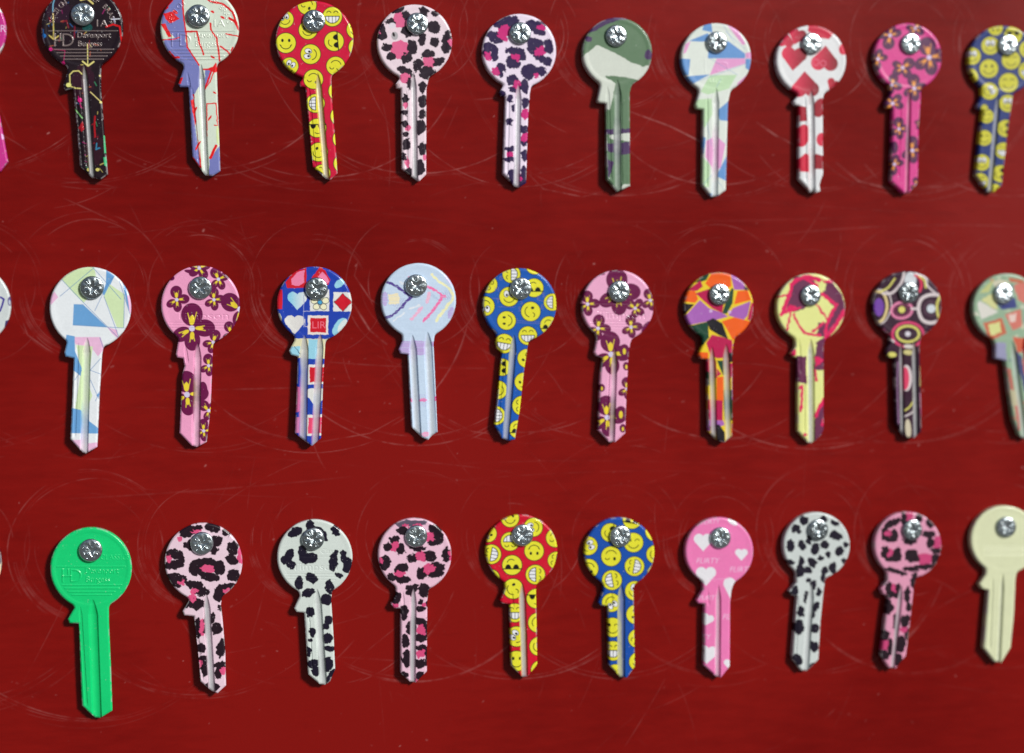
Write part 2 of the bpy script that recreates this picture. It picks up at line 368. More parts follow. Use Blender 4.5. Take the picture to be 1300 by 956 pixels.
def p_red_faces(c):
    faces(c, [(200, 26, 50, 'wink', 200), (88, 98, 46, 'bigeyes', -15), (328, 85, 52, 'grin', 0), (205, 152, 50, 'closed', 10), (92, 218, 54, 'smile', 0), (337, 210, 52, 'cool', 85), (218, 275, 53, 'bigeyes', -80), (345, 335, 50, 'closed', 190), (448, 150, 50, 'closed', 0), (458, 240, 50, 'smile', 0), (112, 335, 46, 'bigeyes', 30), (232, 402, 52, 'wink', 190), (242, 525, 50, 'grin', 90), (250, 650, 50, 'cool', 0), (258, 772, 50, 'wink', 30), (356, 462, 50, 'bigeyes', 20), (366, 590, 50, 'smile', 0), (378, 705, 50, 'wink', 0), (382, 830, 50, 'smile', 0), (275, 880, 46, 'grin', 30)])
    c.poly([(182, 118), (204, 148), (180, 152)], (60, 62, 60))
def p_leo_one(c):
    spots(c, [(150, 105, 34, 36), (148, 250, 42, 46), (300, 318, 32, 28), (180, 395, 26, 26, 40), (407, 215, 12, 22), (180, 530, 12, 18), (190, 650, 16, 12), (190, 825, 12, 28), (280, 800, 8, 16), (48, 160, 10, 12)], (224, 100, 145))
    spots(c, [(140, 50, 36, 18, -20), (182, 80, 28, 18, 10), (100, 110, 26, 16, 0), (60, 165, 22, 38, 0), (272, 58, 24, 26, 0), (330, 68, 20, 14, 20), (324, 138, 34, 32, 0), (192, 155, 32, 30, 20), (265, 200, 20, 30, 0), (328, 212, 22, 24, 0), (388, 195, 22, 40, 10), (385, 245, 22, 22, 0), (84, 240, 26, 18, 0), (105, 288, 24, 20, 0), (185, 295, 28, 26, 0), (212, 240, 26, 38, 0), (292, 275, 36, 18, 0), (243, 330, 24, 34, 20), (345, 312, 34, 20, -20), (290, 368, 38, 30, -10), (180, 362, 44, 18, 30), (200, 425, 14, 30, 0), (265, 442, 20, 28, 0), (265, 515, 20, 34, 0), (265, 580, 20, 24, 0), (255, 645, 28, 36, 0), (178, 500, 16, 22, 0), (176, 572, 18, 14), (175, 630, 18, 16), (180, 680, 18, 12), (185, 735, 22, 30, 0), (265, 755, 20, 34, 0), (250, 850, 28, 38, 0), (170, 800, 10, 20), (200, 875, 22, 22)], (34, 18, 34))
    spots(c, [(150, 105, 34, 36), (148, 250, 42, 46), (300, 318, 32, 28), (180, 395, 26, 26, 40), (407, 215, 12, 22), (180, 530, 12, 18), (190, 650, 16, 12), (190, 825, 12, 28), (280, 800, 8, 16), (48, 160, 10, 12)], (224, 100, 145), 12, .74)
    c.ell(112, 130, 18, 15, 0, (226, 218, 228)); c.ell(124, 182, 17, 21, 0, (176, 172, 176)); c.ell(119, 175, 6, 12, -20, (30, 22, 26)); c.ell(141, 432, 10, 10, 0, (196, 172, 176))
def p_leo_two(c):
    spots(c, [(165, 150, 34, 34), (148, 188, 34, 18, 30), (75, 285, 18, 24), (120, 362, 16, 24, -40), (345, 138, 22, 16), (340, 264, 32, 30), (222, 290, 28, 18, 20), (320, 378, 20, 14, 20), (225, 430, 22, 26), (266, 578, 20, 26), (266, 700, 20, 26), (186, 784, 16, 20), (238, 900, 18, 20)], (204, 38, 122))
    D = (42, 24, 72)
    spots(c, [(150, 112, 48, 26, -20), (205, 108, 26, 30, 40), (112, 190, 48, 24, 25), (90, 240, 40, 22, 30), (112, 282, 18, 30), (68, 262, 12, 30), (145, 345, 26, 22, 10), (135, 372, 26, 10, 40), (300, 130, 38, 28, 10), (345, 120, 28, 12, 10), (340, 165, 34, 16, 10), (318, 215, 42, 22, 10), (385, 235, 22, 36, 0), (300, 250, 20, 30, -30), (350, 300, 40, 14, 20), (380, 315, 20, 22), (215, 262, 50, 18, 10), (208, 325, 34, 24), (255, 290, 20, 20), (185, 300, 16, 14), (285, 365, 36, 40, 10), (345, 362, 30, 22, 20), (200, 408, 30, 24, 0), (262, 440, 22, 34), (212, 455, 24, 14), (190, 500, 16, 18), (268, 522, 20, 26), (208, 550, 14, 20), (186, 618, 18, 18), (260, 658, 22, 18), (262, 728, 18, 16), (188, 757, 28, 12), (190, 812, 28, 14), (262, 790, 16, 30), (205, 895, 22, 34), (262, 890, 18, 44), (230, 935, 36, 14), (150, 475, 16, 14)], D)
    spots(c, [(165, 150, 34, 34), (148, 188, 34, 18, 30), (75, 285, 18, 24), (120, 362, 16, 24, -40), (345, 138, 22, 16), (340, 264, 32, 30), (222, 290, 28, 18, 20), (320, 378, 20, 14, 20), (225, 430, 22, 26), (266, 578, 20, 26), (266, 700, 20, 26), (186, 784, 16, 20), (238, 900, 18, 20)], (204, 38, 122), 12, .74)
def p_camo(c):
    Lt = (206, 213, 202); P = (72, 48, 92)
    c.amp = 4
    c.poly([(40, 262), (62, 245), (100, 215), (130, 188), (180, 210), (245, 240), (300, 275), (360, 298), (425, 292), (425, 345), (360, 370), (300, 358), (230, 348), (178, 345), (170, 352), (200, 368), (224, 385), (206, 470), (196, 520), (130, 490), (140, 400), (60, 330)], Lt)
    c.poly([(60, 150), (95, 100), (150, 55), (240, 40), (245, 62), (180, 82), (125, 118), (95, 125)], P); c.ell(88, 160, 18, 14, 0, P); c.ell(392, 240, 20, 26, 0, P); c.poly([(200, 40), (300, 45), (290, 60), (220, 58)], (100, 90, 120))
    c.poly([(170, 620), (310, 612), (310, 640), (210, 642), (170, 645)], P); c.poly([(195, 645), (310, 638), (310, 680), (200, 668)], Lt); c.poly([(180, 690), (310, 680), (310, 735), (255, 748), (185, 730)], P); c.poly([(180, 770), (215, 782), (205, 830), (190, 870)], P); c.poly([(240, 925), (262, 898), (310, 895), (300, 915)], Lt)
    c.amp = 0
def p_pastel_one(c):
    B = (104, 152, 210); K = (228, 160, 208); G = (190, 222, 180); L = (120, 160, 205)
    for col, pts in ((B, [(98, 148), (195, 108), (210, 140), (170, 152)]), (B, [(175, 68), (212, 55), (218, 105), (165, 92)]), (B, [(200, 152), (300, 150), (384, 212), (384, 236), (195, 236)]), (B, [(55, 236), (106, 240), (98, 322), (60, 318)]),
                     (B, [(80, 328), (205, 318), (120, 364), (95, 362)]), (K, [(240, 238), (384, 236), (386, 262), (204, 322)]), (K, [(292, 66), (345, 88), (386, 165), (370, 168)]), (K, [(70, 215), (80, 165), (108, 148), (85, 205)]), (K, [(386, 210), (420, 202), (420, 238), (386, 236)]),
                     (B, [(386, 240), (422, 238), (418, 305), (386, 286)]), (K, [(345, 360), (410, 305), (398, 360), (342, 400)]), (G, [(206, 322), (342, 320), (302, 390), (195, 420), (158, 405)]), (B, [(245, 500), (305, 448), (302, 555), (255, 550)]),
                     (K, [(188, 655), (238, 628), (284, 672), (262, 790), (228, 812), (184, 735)]), (B, [(248, 815), (300, 710), (296, 862), (240, 835)]), (G, [(130, 446), (215, 440), (218, 520), (180, 590), (130, 500)]), (G, [(165, 730), (208, 780), (202, 890), (165, 890)]), (B, [(165, 630), (186, 640), (176, 720), (165, 720)]), (B, [(200, 920), (262, 930), (215, 950)])):
        c.poly(pts, col)
    for a in ([(250, 30), (330, 160)], [(205, 236), (345, 320)], [(120, 362), (392, 262)], [(284, 672), (300, 620)], [(190, 560), (215, 680)], [(286, 100), (384, 190)], [(240, 380), (262, 340)], [(170, 880), (240, 800)], [(240, 850), (290, 920)]): c.line(a, 2.5, L, .7)
def p_hearts(c):
    a, b = (222, 48, 84), (128, 8, 28)
    c.heart(112, 145, 42, 190, a, (180, 25, 55)); c.heart(168, 125, 48, 20, a, b); c.poly([(222, 98), (228, 66), (300, 70), (355, 108), (330, 140), (270, 130)], (202, 34, 66)); c.heart(152, 236, 68, 6, a, b); c.heart(308, 240, 72, 184, a, b)
    c.heart(208, 372, 74, 178, a, b); c.ell(404, 190, 24, 30, 10, (214, 42, 74)); c.heart(348, 372, 36, 30, (200, 30, 60), b); c.ell(282, 488, 34, 50, 20, (156, 14, 38)); c.poly([(170, 476), (214, 484), (218, 555), (170, 560)], (164, 16, 42))
    c.ell(196, 630, 34, 58, 10, (208, 38, 68)); c.ell(290, 650, 26, 34, 0, (212, 40, 72)); c.poly([(172, 750), (210, 718), (240, 740), (230, 815), (172, 812)], (206, 36, 66)); c.poly([(236, 740), (262, 722), (305, 735), (305, 800), (246, 800)], (150, 12, 34)); c.ell(296, 872, 12, 30, 0, (140, 10, 30)); c.ell(226, 905, 16, 9, 40, (170, 20, 45))
    c.ell(262, 256, 16, 16, 0, (226, 120, 145), ring=3); c.ell(300, 262, 14, 14, 0, (226, 120, 145), ring=3)
def p_hot_flowers(c):
    for q in ((140, 120, 74, 195), (268, 84, 58, 40), (338, 232, 106, -5), (204, 284, 70, 60), (78, 240, 62, 200), (148, 372, 60, 20), (262, 390, 76, 0), (152, 466, 70, 230), (185, 596, 62, 0), (252, 705, 76, 0), (290, 570, 34, 120), (160, 775, 60, 200), (270, 880, 40, 0)):
        flower(c, *q, petal=(84, 26, 76), inner=(232, 150, 66), mid=(214, 196, 232))
    c.ell(160, 690, 20, 32, 0, (84, 26, 76))
def p_dim_faces(c):
    faces(c, [(335, 82, 40, 'smile', 180), (310, 172, 48, 'bigeyes', 0), (425, 118, 48, 'cool', 0), (218, 225, 46, 'bigeyes', 0), (303, 288, 50, 'smile', 0), (415, 245, 50, 'closed', 0), (205, 330, 46, 'smile', 0), (402, 360, 52, 'closed', 0), (500, 300, 50, 'grin', 0), (305, 402, 46, 'bigeyes', 60), (292, 530, 38, 'wink', 0), (398, 465, 46, 'bigeyes', 0), (280, 640, 42, 'wink', 0), (388, 592, 46, 'cool', 90), (268, 765, 44, 'bigeyes', 0), (376, 705, 44, 'grin', 0), (258, 862, 46, 'grin', 0), (362, 822, 46, 'cool', 90), (335, 905, 34, 'smile', 0), (280, 488, 20, 'closed', 0), (500, 190, 46, 'smile', 0)], (205, 200, 55))
def p_pastel_two(c):
    B = (104, 160, 212); G = (206, 228, 180); K = (230, 184, 216); L = (84, 132, 186)
    for col, pts in ((G, [(92, 98), (150, 50), (258, 30), (268, 85), (240, 180), (205, 218), (150, 165)]), (B, [(320, 50), (362, 82), (312, 188), (300, 168), (318, 120)]), (G, [(338, 124), (412, 175), (409, 346), (376, 346), (308, 185)]), (B, [(155, 225), (202, 226), (325, 342), (150, 331)]),
                     (K, [(325, 342), (376, 356), (380, 400), (350, 375)]), (K, [(20, 200), (58, 162), (76, 190), (40, 228)]), (K, [(148, 392), (290, 392), (312, 450), (278, 490), (240, 440), (165, 430)]), (B, [(118, 380), (160, 388), (162, 505), (100, 495)]), (G, [(168, 432), (252, 440), (236, 560), (225, 620), (250, 690), (205, 790), (160, 765), (192, 570)]),
                     (B, [(160, 460), (196, 550), (190, 590), (152, 560)]), (B, [(145, 752), (190, 762), (225, 812), (285, 858), (282, 882), (140, 880)]), (K, [(140, 915), (215, 912), (205, 990), (160, 955)]), (K, [(225, 932), (285, 925), (285, 960), (200, 990)]), (B, [(270, 690), (290, 660), (285, 700)]), (K, [(418, 180), (450, 180), (450, 270), (440, 270)]), (B, [(400, 110), (420, 140), (438, 260), (424, 220)])):
        c.poly(pts, col)
    for a in ([(92, 98), (205, 218), (378, 392)], [(245, 30), (395, 200)], [(412, 175), (409, 346), (152, 331)], [(262, 258), (328, 120), (362, 82)], [(85, 185), (255, 42)], [(386, 105), (442, 280)], [(308, 185), (384, 392)], [(225, 800), (292, 660)], [(230, 570), (292, 500)], [(240, 610), (282, 705)], [(238, 560), (292, 580)], [(225, 790), (240, 850)], [(160, 610), (196, 560)], [(288, 395), (304, 445)]): c.line(a, 3, L, .85)
    c.ell(262, 765, 34, 48, 0, (226, 232, 236)); c.poly([(228, 815), (285, 858), (282, 875), (225, 870)], B)
def p_pansies_one(c):
    for q in ((118, 202, 72, 0), (330, 98, 66, -20), (307, 202, 64, 0), (195, 348, 130, 4), (232, 42, 70, 60), (438, 250, 110, -50), (392, 372, 62, -10), (303, 418, 66, 20), (280, 537, 62, 0), (170, 684, 122, 0), (280, 765, 64, -40), (255, 868, 62, 0)): flower(c, *q)
    c.ell(250, 660, 24, 42, 0, (104, 12, 70)); c.ell(92, 92, 15, 13, 0, (104, 12, 70)); c.ell(190, 60, 34, 10, 10, (104, 12, 70))
def p_pansies_two(c):
    for q in ((85, 205, 70, 0), (326, 226, 62, -50), (402, 186, 62, -10), (238, 150, 128, 0), (138, 328, 72, 10), (305, 322, 64, 0), (203, 460, 118, 0), (284, 636, 62, 0), (182, 780, 112, 0)): flower(c, *q)
    for q in ((270, 440, 32), (280, 520, 22), (252, 760, 38), (262, 835, 22), (156, 630, 20)): petal(c, *q)
    c.ell(392, 330, 30, 44, 35, (112, 22, 80)); c.ell(160, 50, 14, 8, 0, (150, 40, 110))
def p_love(c):
    R = (204, 18, 40); P = (236, 130, 168); Lb = (150, 208, 228); Wt = (226, 226, 222)
    c.amp = 3
    c.poly([(92, 112), (125, 62), (196, 40), (196, 142), (98, 144)], R); c.poly([(118, 98), (145, 66), (186, 52), (184, 114), (160, 132), (124, 128)], P); c.poly([(222, 92), (264, 34), (292, 55), (316, 100), (306, 128), (262, 122)], R); c.poly([(252, 88), (275, 60), (300, 84), (312, 112), (296, 124), (270, 112)], P)
    c.heart(150, 206, 52, 0, (140, 205, 228), (224, 228, 228)); c.heart(136, 326, 54, 0, Wt, (214, 212, 210)); c.ell(366, 118, 34, 18, -40, Lb); c.poly([(40, 150), (74, 152), (74, 248), (44, 252)], R); c.ell(62, 292, 8, 22, -10, (200, 210, 200))
    c.poly([(332, 164), (440, 166), (440, 262), (332, 262)], Wt); c.poly([(380, 170), (426, 215), (380, 262), (336, 215)], R); c.line([(380, 170), (426, 215), (380, 262), (336, 215), (380, 170)], 2.5, (60, 30, 40))
    c.poly([(214, 150), (312, 152), (312, 260), (214, 260)], Wt)
    for a in range(0, 360, 72): c.ell(265+30*math.sin(math.radians(a)), 216-28*math.cos(math.radians(a)), 18, 17, 0, (50, 60, 70)); c.ell(265+30*math.sin(math.radians(a)), 216-28*math.cos(math.radians(a)), 15, 14, 0, (238, 236, 200))
    c.ell(265, 216, 14, 13, 0, (40, 60, 80)); c.ell(265, 216, 11, 10, 0, (70, 165, 215))
    c.line([(182, 180), (182, 340)], 3, (150, 160, 205)); c.line([(182, 260), (240, 262)], 3, (190, 190, 215)); c.line([(188, 300), (188, 338), (202, 338)], 3, (190, 190, 215))
    c.poly([(204, 284), (306, 282), (308, 380), (202, 380)], (232, 222, 214)); c.poly([(216, 296), (296, 296), (296, 368), (216, 368)], R)
    c.amp = 0; c.text('LIR', 222, 348, 36, (232, 110, 130), sx=1.05); c.amp = 3
    c.ell(366, 340, 28, 52, 35, Lb); c.ell(378, 335, 16, 38, 35, (214, 226, 226))
    c.poly([(100, 400), (310, 402), (304, 502), (100, 496)], (222, 218, 178)); c.poly([(205, 404), (255, 404), (250, 502), (205, 502)], Lb); c.poly([(110, 440), (165, 440), (160, 490), (110, 488)], Lb)
    c.poly([(200, 534), (292, 530), (292, 632), (200, 632)], Wt); c.poly([(212, 546), (292, 545), (292, 620), (212, 622)], R); c.heart(246, 696, 54, 0, Wt, (200, 205, 200)); c.poly([(194, 788), (285, 784), (285, 892), (192, 892)], Wt); c.poly([(205, 800), (285, 800), (285, 880), (204, 882)], (226, 70, 110))
    c.poly([(130, 640), (184, 650), (182, 760), (130, 780)], (196, 100, 150)); c.poly([(130, 800), (180, 800), (186, 880), (140, 880)], (200, 120, 170)); c.line([(136, 440), (165, 480)], 3, (40, 50, 60))
    c.amp = 0
def p_crayon(c):
    c.curvy = True
    P = (88, 68, 148); Y = (240, 238, 188); K = (240, 118, 174); V = (188, 176, 224)
    c.amp = 6
    for a in range(0, 9): c.line([(90+a*10, 165+a*4), (65+a*10, 215+a*4)], 2.5, (150, 140, 195), .6)
    for a in range(0, 7): c.line([(345+a*10, 165-a*2), (365+a*10, 205-a*2)], 2.5, (140, 135, 190), .6); c.line([(290+a*9, 150+a*8), (300+a*9, 180+a*6)], 2.5, (140, 150, 200), .5)
    c.line([(70, 108), (130, 132), (170, 160), (205, 192)], 13, P); c.line([(78, 296), (110, 280), (150, 248), (185, 210), (222, 180)], 14, P); c.poly([(90, 176), (144, 165), (150, 222), (96, 226)], (238, 228, 192)); c.ell(74, 200, 14, 36, 0, V)
    c.line([(290, 138), (330, 155), (362, 186), (335, 235), (272, 312)], 13, K); c.ell(372, 184, 16, 8, 0, K); c.line([(298, 170), (288, 215)], 18, (238, 186, 212)); c.line([(262, 240), (210, 302)], 15, (240, 180, 210)); c.line([(196, 85), (200, 95)], 10, (236, 160, 190))
    c.line([(315, 75), (330, 95), (378, 128), (422, 185), (390, 235), (335, 308)], 13, Y); c.ell(410, 268, 13, 32, 15, V); c.ell(400, 100, 10, 28, -35, (206, 200, 235)); c.line([(150, 110), (185, 130)], 12, (222, 230, 240)); c.line([(120, 310), (170, 270)], 10, (224, 232, 242)); c.line([(200, 250), (250, 230)], 8, (228, 234, 242))
    c.poly([(150, 412), (285, 410), (280, 482), (140, 485)], (190, 170, 222)); c.poly([(310, 412), (330, 412), (328, 440), (312, 440)], (176, 150, 205)); c.ell(210, 712, 7, 12, 0, (236, 110, 172)); c.ell(270, 712, 22, 7, 0, (236, 120, 176)); c.ell(332, 708, 8, 12, 0, (224, 70, 150)); c.ell(282, 885, 24, 12, 0, (238, 170, 206))
    for a in range(5): c.line([(250+a*9, 680), (254+a*9, 745)], 2, (170, 160, 215), .7)
    c.amp = 0
    for y in range(30, 900, 26): c.line([(50, y), (440, y)], 2, (205, 226, 244), .5)
def p_blue_faces(c):
    faces(c, [(197, 72, 48, 'grin', -90), (315, 30, 46, 'smile', 0), (82, 125, 46, 'closed', 120), (185, 187, 52, 'bigeyes', 0), (312, 142, 50, 'cool', 180), (405, 215, 46, 'grin', 90), (62, 235, 52, 'bigeyes', 180), (172, 308, 50, 'smile', -90), (295, 262, 52, 'wink', 80), (388, 332, 48, 'cool', 180), (280, 385, 50, 'grin', 0), (160, 425, 52, 'grin', 10), (275, 500, 50, 'wink', -60), (150, 545, 46, 'cool', 90), (260, 620, 50, 'smile', -40), (128, 660, 50, 'smile', -60), (250, 740, 52, 'grin', -90), (118, 790, 50, 'grin', -90), (230, 860, 48, 'cool', 180)])
    for (x, y, t) in ((110, 160, 'H'), (240, 225, 'S'), (118, 220, 'T'), (352, 190, 'S'), (325, 205, 'E'), (135, 105, '0'), (345, 250, 'E'), (230, 262, 'S')): c.text(t, x, y, 24, (120, 110, 170), op=.75)
    for a in ([(100, 195), (135, 195)], [(335, 205), (370, 212)], [(220, 318), (350, 325)], [(225, 308), (345, 316)], [(130, 238), (210, 240)]): c.line(a, 2.5, (120, 110, 170), .7)
def p_crimson_faces(c):
    faces(c, [(190, 72, 48, 'smile', 0), (308, 118, 50, 'bigeyes', -100), (78, 150, 46, 'smile', 60), (190, 190, 50, 'grin', 180), (312, 238, 52, 'smile', 180), (95, 255, 52, 'grin', -80), (200, 310, 53, 'cool', 180), (318, 358, 52, 'grin', 90), (420, 172, 50, 'closed', 180), (425, 286, 46, 'grin', -80), (90, 378, 50, 'bigeyes', 60), (205, 430, 54, 'wink', 60), (322, 480, 52, 'cool', 0), (214, 552, 50, 'grin', 0), (330, 602, 52, 'wink', 120), (222, 672, 54, 'bigeyes', -60), (335, 722, 50, 'bigeyes', 60), (222, 796, 54, 'smile', 0), (342, 842, 50, 'grin', -60)])
def p_royal_faces(c):
    faces(c, [(200, 145, 50, 'cool', 90), (310, 78, 50, 'cool', 190), (88, 212, 50, 'bigeyes', 70), (317, 195, 52, 'wink', 0), (204, 265, 53, 'wink', 180), (322, 316, 52, 'grin', -80), (90, 328, 52, 'wink', 190), (208, 386, 53, 'grin', 80), (430, 255, 50, 'closed', 60), (425, 140, 50, 'smile', 0), (435, 352, 50, 'smile', 0), (324, 440, 52, 'bigeyes', 20), (205, 500, 50, 'bigeyes', 150), (330, 560, 52, 'smile', -80), (212, 626, 52, 'wink', 0), (338, 682, 50, 'grin', -60), (214, 745, 52, 'grin', 0), (342, 800, 50, 'smile', 0), (225, 855, 44, 'smile', 0)])
def p_stained_glass(c):
    O, M, P, G, K = (240, 96, 22), (186, 14, 78), (168, 98, 182), (18, 68, 48), (24, 20, 28)
    for col, pts in ((O, [(182, 100), (215, 46), (310, 46), (314, 115), (250, 142), (205, 122)]), (G, [(130, 95), (215, 30), (188, 82), (160, 92)]), (M, [(92, 135), (158, 84), (170, 115), (140, 138)]), (M, [(132, 150), (200, 128), (275, 205), (268, 250), (215, 225), (165, 180)]), (O, [(72, 192), (92, 138), (130, 136), (146, 180), (130, 198)]),
                     (K, [(60, 200), (126, 206), (82, 256), (60, 250)]), (P, [(74, 272), (155, 184), (200, 225), (270, 250), (298, 268), (250, 282), (98, 312)]), (G, [(268, 250), (300, 150), (318, 122), (326, 132), (320, 200), (290, 255)]), (P, [(308, 40), (350, 60), (398, 132), (328, 132)]), (O, [(328, 206), (345, 138), (398, 134), (414, 184)]), (P, [(298, 262), (322, 225), (412, 190), (396, 262), (378, 284), (330, 272)]),
                     (M, [(394, 285), (415, 198), (440, 200), (430, 292)]), (G, [(90, 318), (196, 294), (200, 375), (165, 420), (110, 380)]), (O, [(265, 292), (330, 272), (422, 296), (410, 335), (320, 388), (290, 330)]), (K, [(188, 292), (222, 276), (268, 302), (298, 384), (250, 362), (206, 335)]), (P, [(316, 420), (345, 368), (410, 320), (400, 370)]), (M, [(186, 402), (215, 360), (260, 370), (318, 388), (320, 476), (240, 480), (205, 460)]),
                     (O, [(140, 462), (150, 448), (196, 450), (196, 490), (150, 485)]), (O, [(238, 576), (274, 572), (272, 698), (238, 692)]), (M, [(190, 482), (235, 492), (240, 580), (190, 578)]), (M, [(196, 688), (270, 695), (268, 796), (196, 790)]), (G, [(186, 545), (235, 560), (220, 620), (186, 614)]), (G, [(272, 640), (322, 640), (322, 796), (276, 792)]), (P, [(196, 792), (272, 796), (278, 818), (196, 850)]), (K, [(200, 826), (250, 815), (282, 860), (284, 915), (215, 890)]),
                     (O, [(314, 810), (330, 805), (330, 880), (312, 870)]), (K, [(300, 452), (325, 450), (325, 500), (302, 500)]), (G, [(240, 492), (300, 490), (290, 560), (270, 566)]), (M, [(290, 510), (330, 500), (325, 560), (295, 600)]), (P, [(316, 560), (330, 560), (330, 690), (316, 690)]), (M, [(240, 530), (262, 560), (240, 575)]), (K, [(378, 110), (400, 125), (400, 138), (380, 132)])):
        c.poly(pts, col)
def p_plum_shards(c):
    c.curvy = True
    P, K = (106, 44, 80), (222, 28, 94)
    c.amp = 6
    for pts in ([(135, 92), (165, 62), (210, 58), (262, 90), (240, 200), (200, 230), (150, 245), (112, 226)], [(298, 92), (345, 90), (400, 160), (414, 232), (350, 345), (320, 380), (296, 340), (352, 215), (300, 155)], [(272, 300), (322, 298), (330, 372), (262, 366), (275, 330)], [(265, 400), (318, 362), (318, 545), (252, 535)], [(165, 470), (216, 470), (216, 615), (165, 598)], [(260, 770), (310, 690), (310, 880), (250, 915)]): c.poly(pts, P)
    for pts, w in (([(88, 256), (130, 150), (148, 95), (215, 66), (300, 90)], 14), ([(132, 250), (116, 335)], 9), ([(150, 255), (180, 320), (215, 355), (285, 360)], 9), ([(268, 208), (290, 240), (322, 284)], 8), ([(366, 208), (345, 250), (320, 300), (312, 370)], 12), ([(296, 152), (330, 180), (366, 210)], 11), ([(412, 235), (370, 300), (318, 380)], 15), ([(180, 632), (194, 630), (186, 745)], 10), ([(258, 775), (302, 690)], 13), ([(258, 540), (264, 590)], 10), ([(300, 90), (350, 88)], 10), ([(72, 170), (110, 160), (118, 180)], 7), ([(200, 66), (250, 100), (300, 120)], 10), ([(300, 300), (250, 340)], 10)): c.line(pts, w*1.4, K)
    c.poly([(190, 224), (86, 262), (130, 205)], K); c.poly([(258, 468), (305, 488), (285, 512), (262, 520)], K); c.ell(298, 808, 9, 18, 0, K); c.poly([(140, 440), (160, 432), (158, 465), (140, 470)], K); c.ell(206, 868, 10, 10, 0, K)
    c.poly([(290, 80), (315, 100), (312, 140), (285, 140), (276, 105)], (224, 228, 142)); c.amp = 0
def p_rings(c):
    c.curvy = True
    Wt, Y, K, V = (216, 204, 206), (216, 210, 108), (216, 62, 112), (112, 62, 162)
    c.ell(84, 220, 26, 46, 0, V); c.line([(68, 140), (108, 152), (126, 215), (106, 280), (70, 300)], 13, (222, 200, 140)); c.line([(80, 130), (130, 145), (148, 215), (120, 285), (84, 310)], 6, Wt)
    c.ell(200, 233, 17, 17, 0, Y); c.ell(200, 236, 52, 40, -10, (226, 130, 168), ring=13); c.ell(200, 236, 34, 25, -10, (140, 50, 90), ring=5); c.ell(348, 228, 22, 22, 0, (206, 214, 222)); c.ell(348, 228, 34, 34, 0, (90, 60, 80), ring=6)
    c.line([(380, 158), (340, 158), (300, 178), (284, 225), (300, 280), (340, 300), (390, 290)], 17, Wt); c.line([(392, 165), (378, 205), (380, 250), (394, 290)], 12, Y); c.line([(250, 228), (288, 228)], 12, Wt)
    c.ell(244, 82, 30, 40, 0, (208, 214, 220)); c.line([(268, 58), (292, 75), (300, 110), (290, 140)], 13, (214, 44, 84)); c.line([(288, 62), (314, 85), (322, 120)], 10, Y); c.line([(270, 50), (320, 70), (330, 110), (370, 150)], 9, Wt); c.line([(212, 48), (196, 100), (150, 148), (105, 150)], 13, Wt); c.line([(165, 75), (132, 120), (95, 140)], 9, Y)
    c.ell(230, 356, 14, 13, 0, (214, 210, 220)); c.ell(230, 356, 56, 40, 0, Y, ring=12); c.ell(230, 360, 78, 62, 0, K, ring=13); c.line([(98, 332), (138, 358)], 12, (190, 40, 90)); c.line([(110, 330), (130, 352)], 4, (220, 130, 180)); c.line([(130, 375), (160, 395)], 10, Wt)
    c.ell(150, 462, 22, 14, 0, Y); c.ell(234, 420, 26, 10, 5, (214, 208, 200)); c.ell(232, 450, 26, 13, 5, (206, 196, 130)); c.ell(222, 580, 28, 66, 0, (218, 206, 208)); c.ell(216, 582, 20, 58, 0, (222, 66, 104)); c.line([(212, 745), (236, 728), (262, 690)], 8, Y); c.line([(212, 775), (250, 755), (276, 720)], 8, Wt); c.ell(230, 838, 15, 50, -4, (206, 196, 170)); c.line([(180, 500), (176, 620), (182, 810)], 7, (150, 110, 150)); c.line([(294, 520), (292, 620)], 7, (180, 170, 110)); c.line([(292, 660), (298, 770)], 6, (190, 120, 160))
def p_mosaic(c):
    rs = np.random.RandomState(2); c.amp = 5
    for i in range(70):
        x, y = rs.uniform(225, 520), rs.uniform(50, 880); c.ell(x, y, rs.uniform(5, 16), rs.uniform(4, 12), rs.uniform(0, 90), [(205, 208, 180), (168, 190, 160), (90, 110, 130), (190, 130, 110), (215, 212, 196)][i % 5], op=.75)
    c.amp = 4
    for col, pts in (((216, 214, 206), [(242, 200), (256, 188), (348, 244), (262, 284)]), ((208, 208, 146), [(262, 182), (320, 150), (348, 236), (310, 216)]), ((190, 196, 130), [(250, 150), (300, 100), (330, 80), (300, 145)]), ((196, 104, 76), [(272, 300), (368, 276), (390, 352), (300, 392)]), ((212, 214, 142), [(296, 310), (356, 294), (366, 346), (310, 366)]), ((58, 66, 128), [(338, 196), (432, 170), (446, 222), (366, 234)]),
                     ((206, 116, 104), [(428, 108), (482, 90), (560, 160), (480, 200), (450, 184)]), ((208, 118, 104), [(384, 258), (462, 230), (470, 320), (420, 336)]), ((226, 200, 190), [(400, 262), (440, 250), (440, 290), (412, 300)]), ((196, 108, 80), [(400, 70), (480, 82), (470, 100), (410, 90)]), ((204, 200, 176), [(318, 96), (350, 80), (400, 88), (410, 116), (340, 130)]), ((150, 150, 182), [(335, 400), (386, 402), (392, 494), (325, 490)]), ((204, 96, 70), [(424, 372), (490, 378), (500, 444), (446, 450)]),
                     ((70, 76, 120), [(430, 430), (465, 470), (500, 640), (480, 650)]), ((186, 110, 96), [(385, 520), (412, 540), (430, 640), (410, 640)]), ((190, 184, 150), [(400, 640), (440, 640), (470, 790), (440, 800)]), ((196, 110, 100), [(470, 480), (510, 490), (515, 560), (480, 560)]), ((200, 196, 160), [(500, 250), (560, 230), (560, 320), (500, 330)]), ((186, 100, 96), [(430, 720), (450, 720), (470, 830), (450, 850)])): c.poly(pts, col)
    c.amp = 0
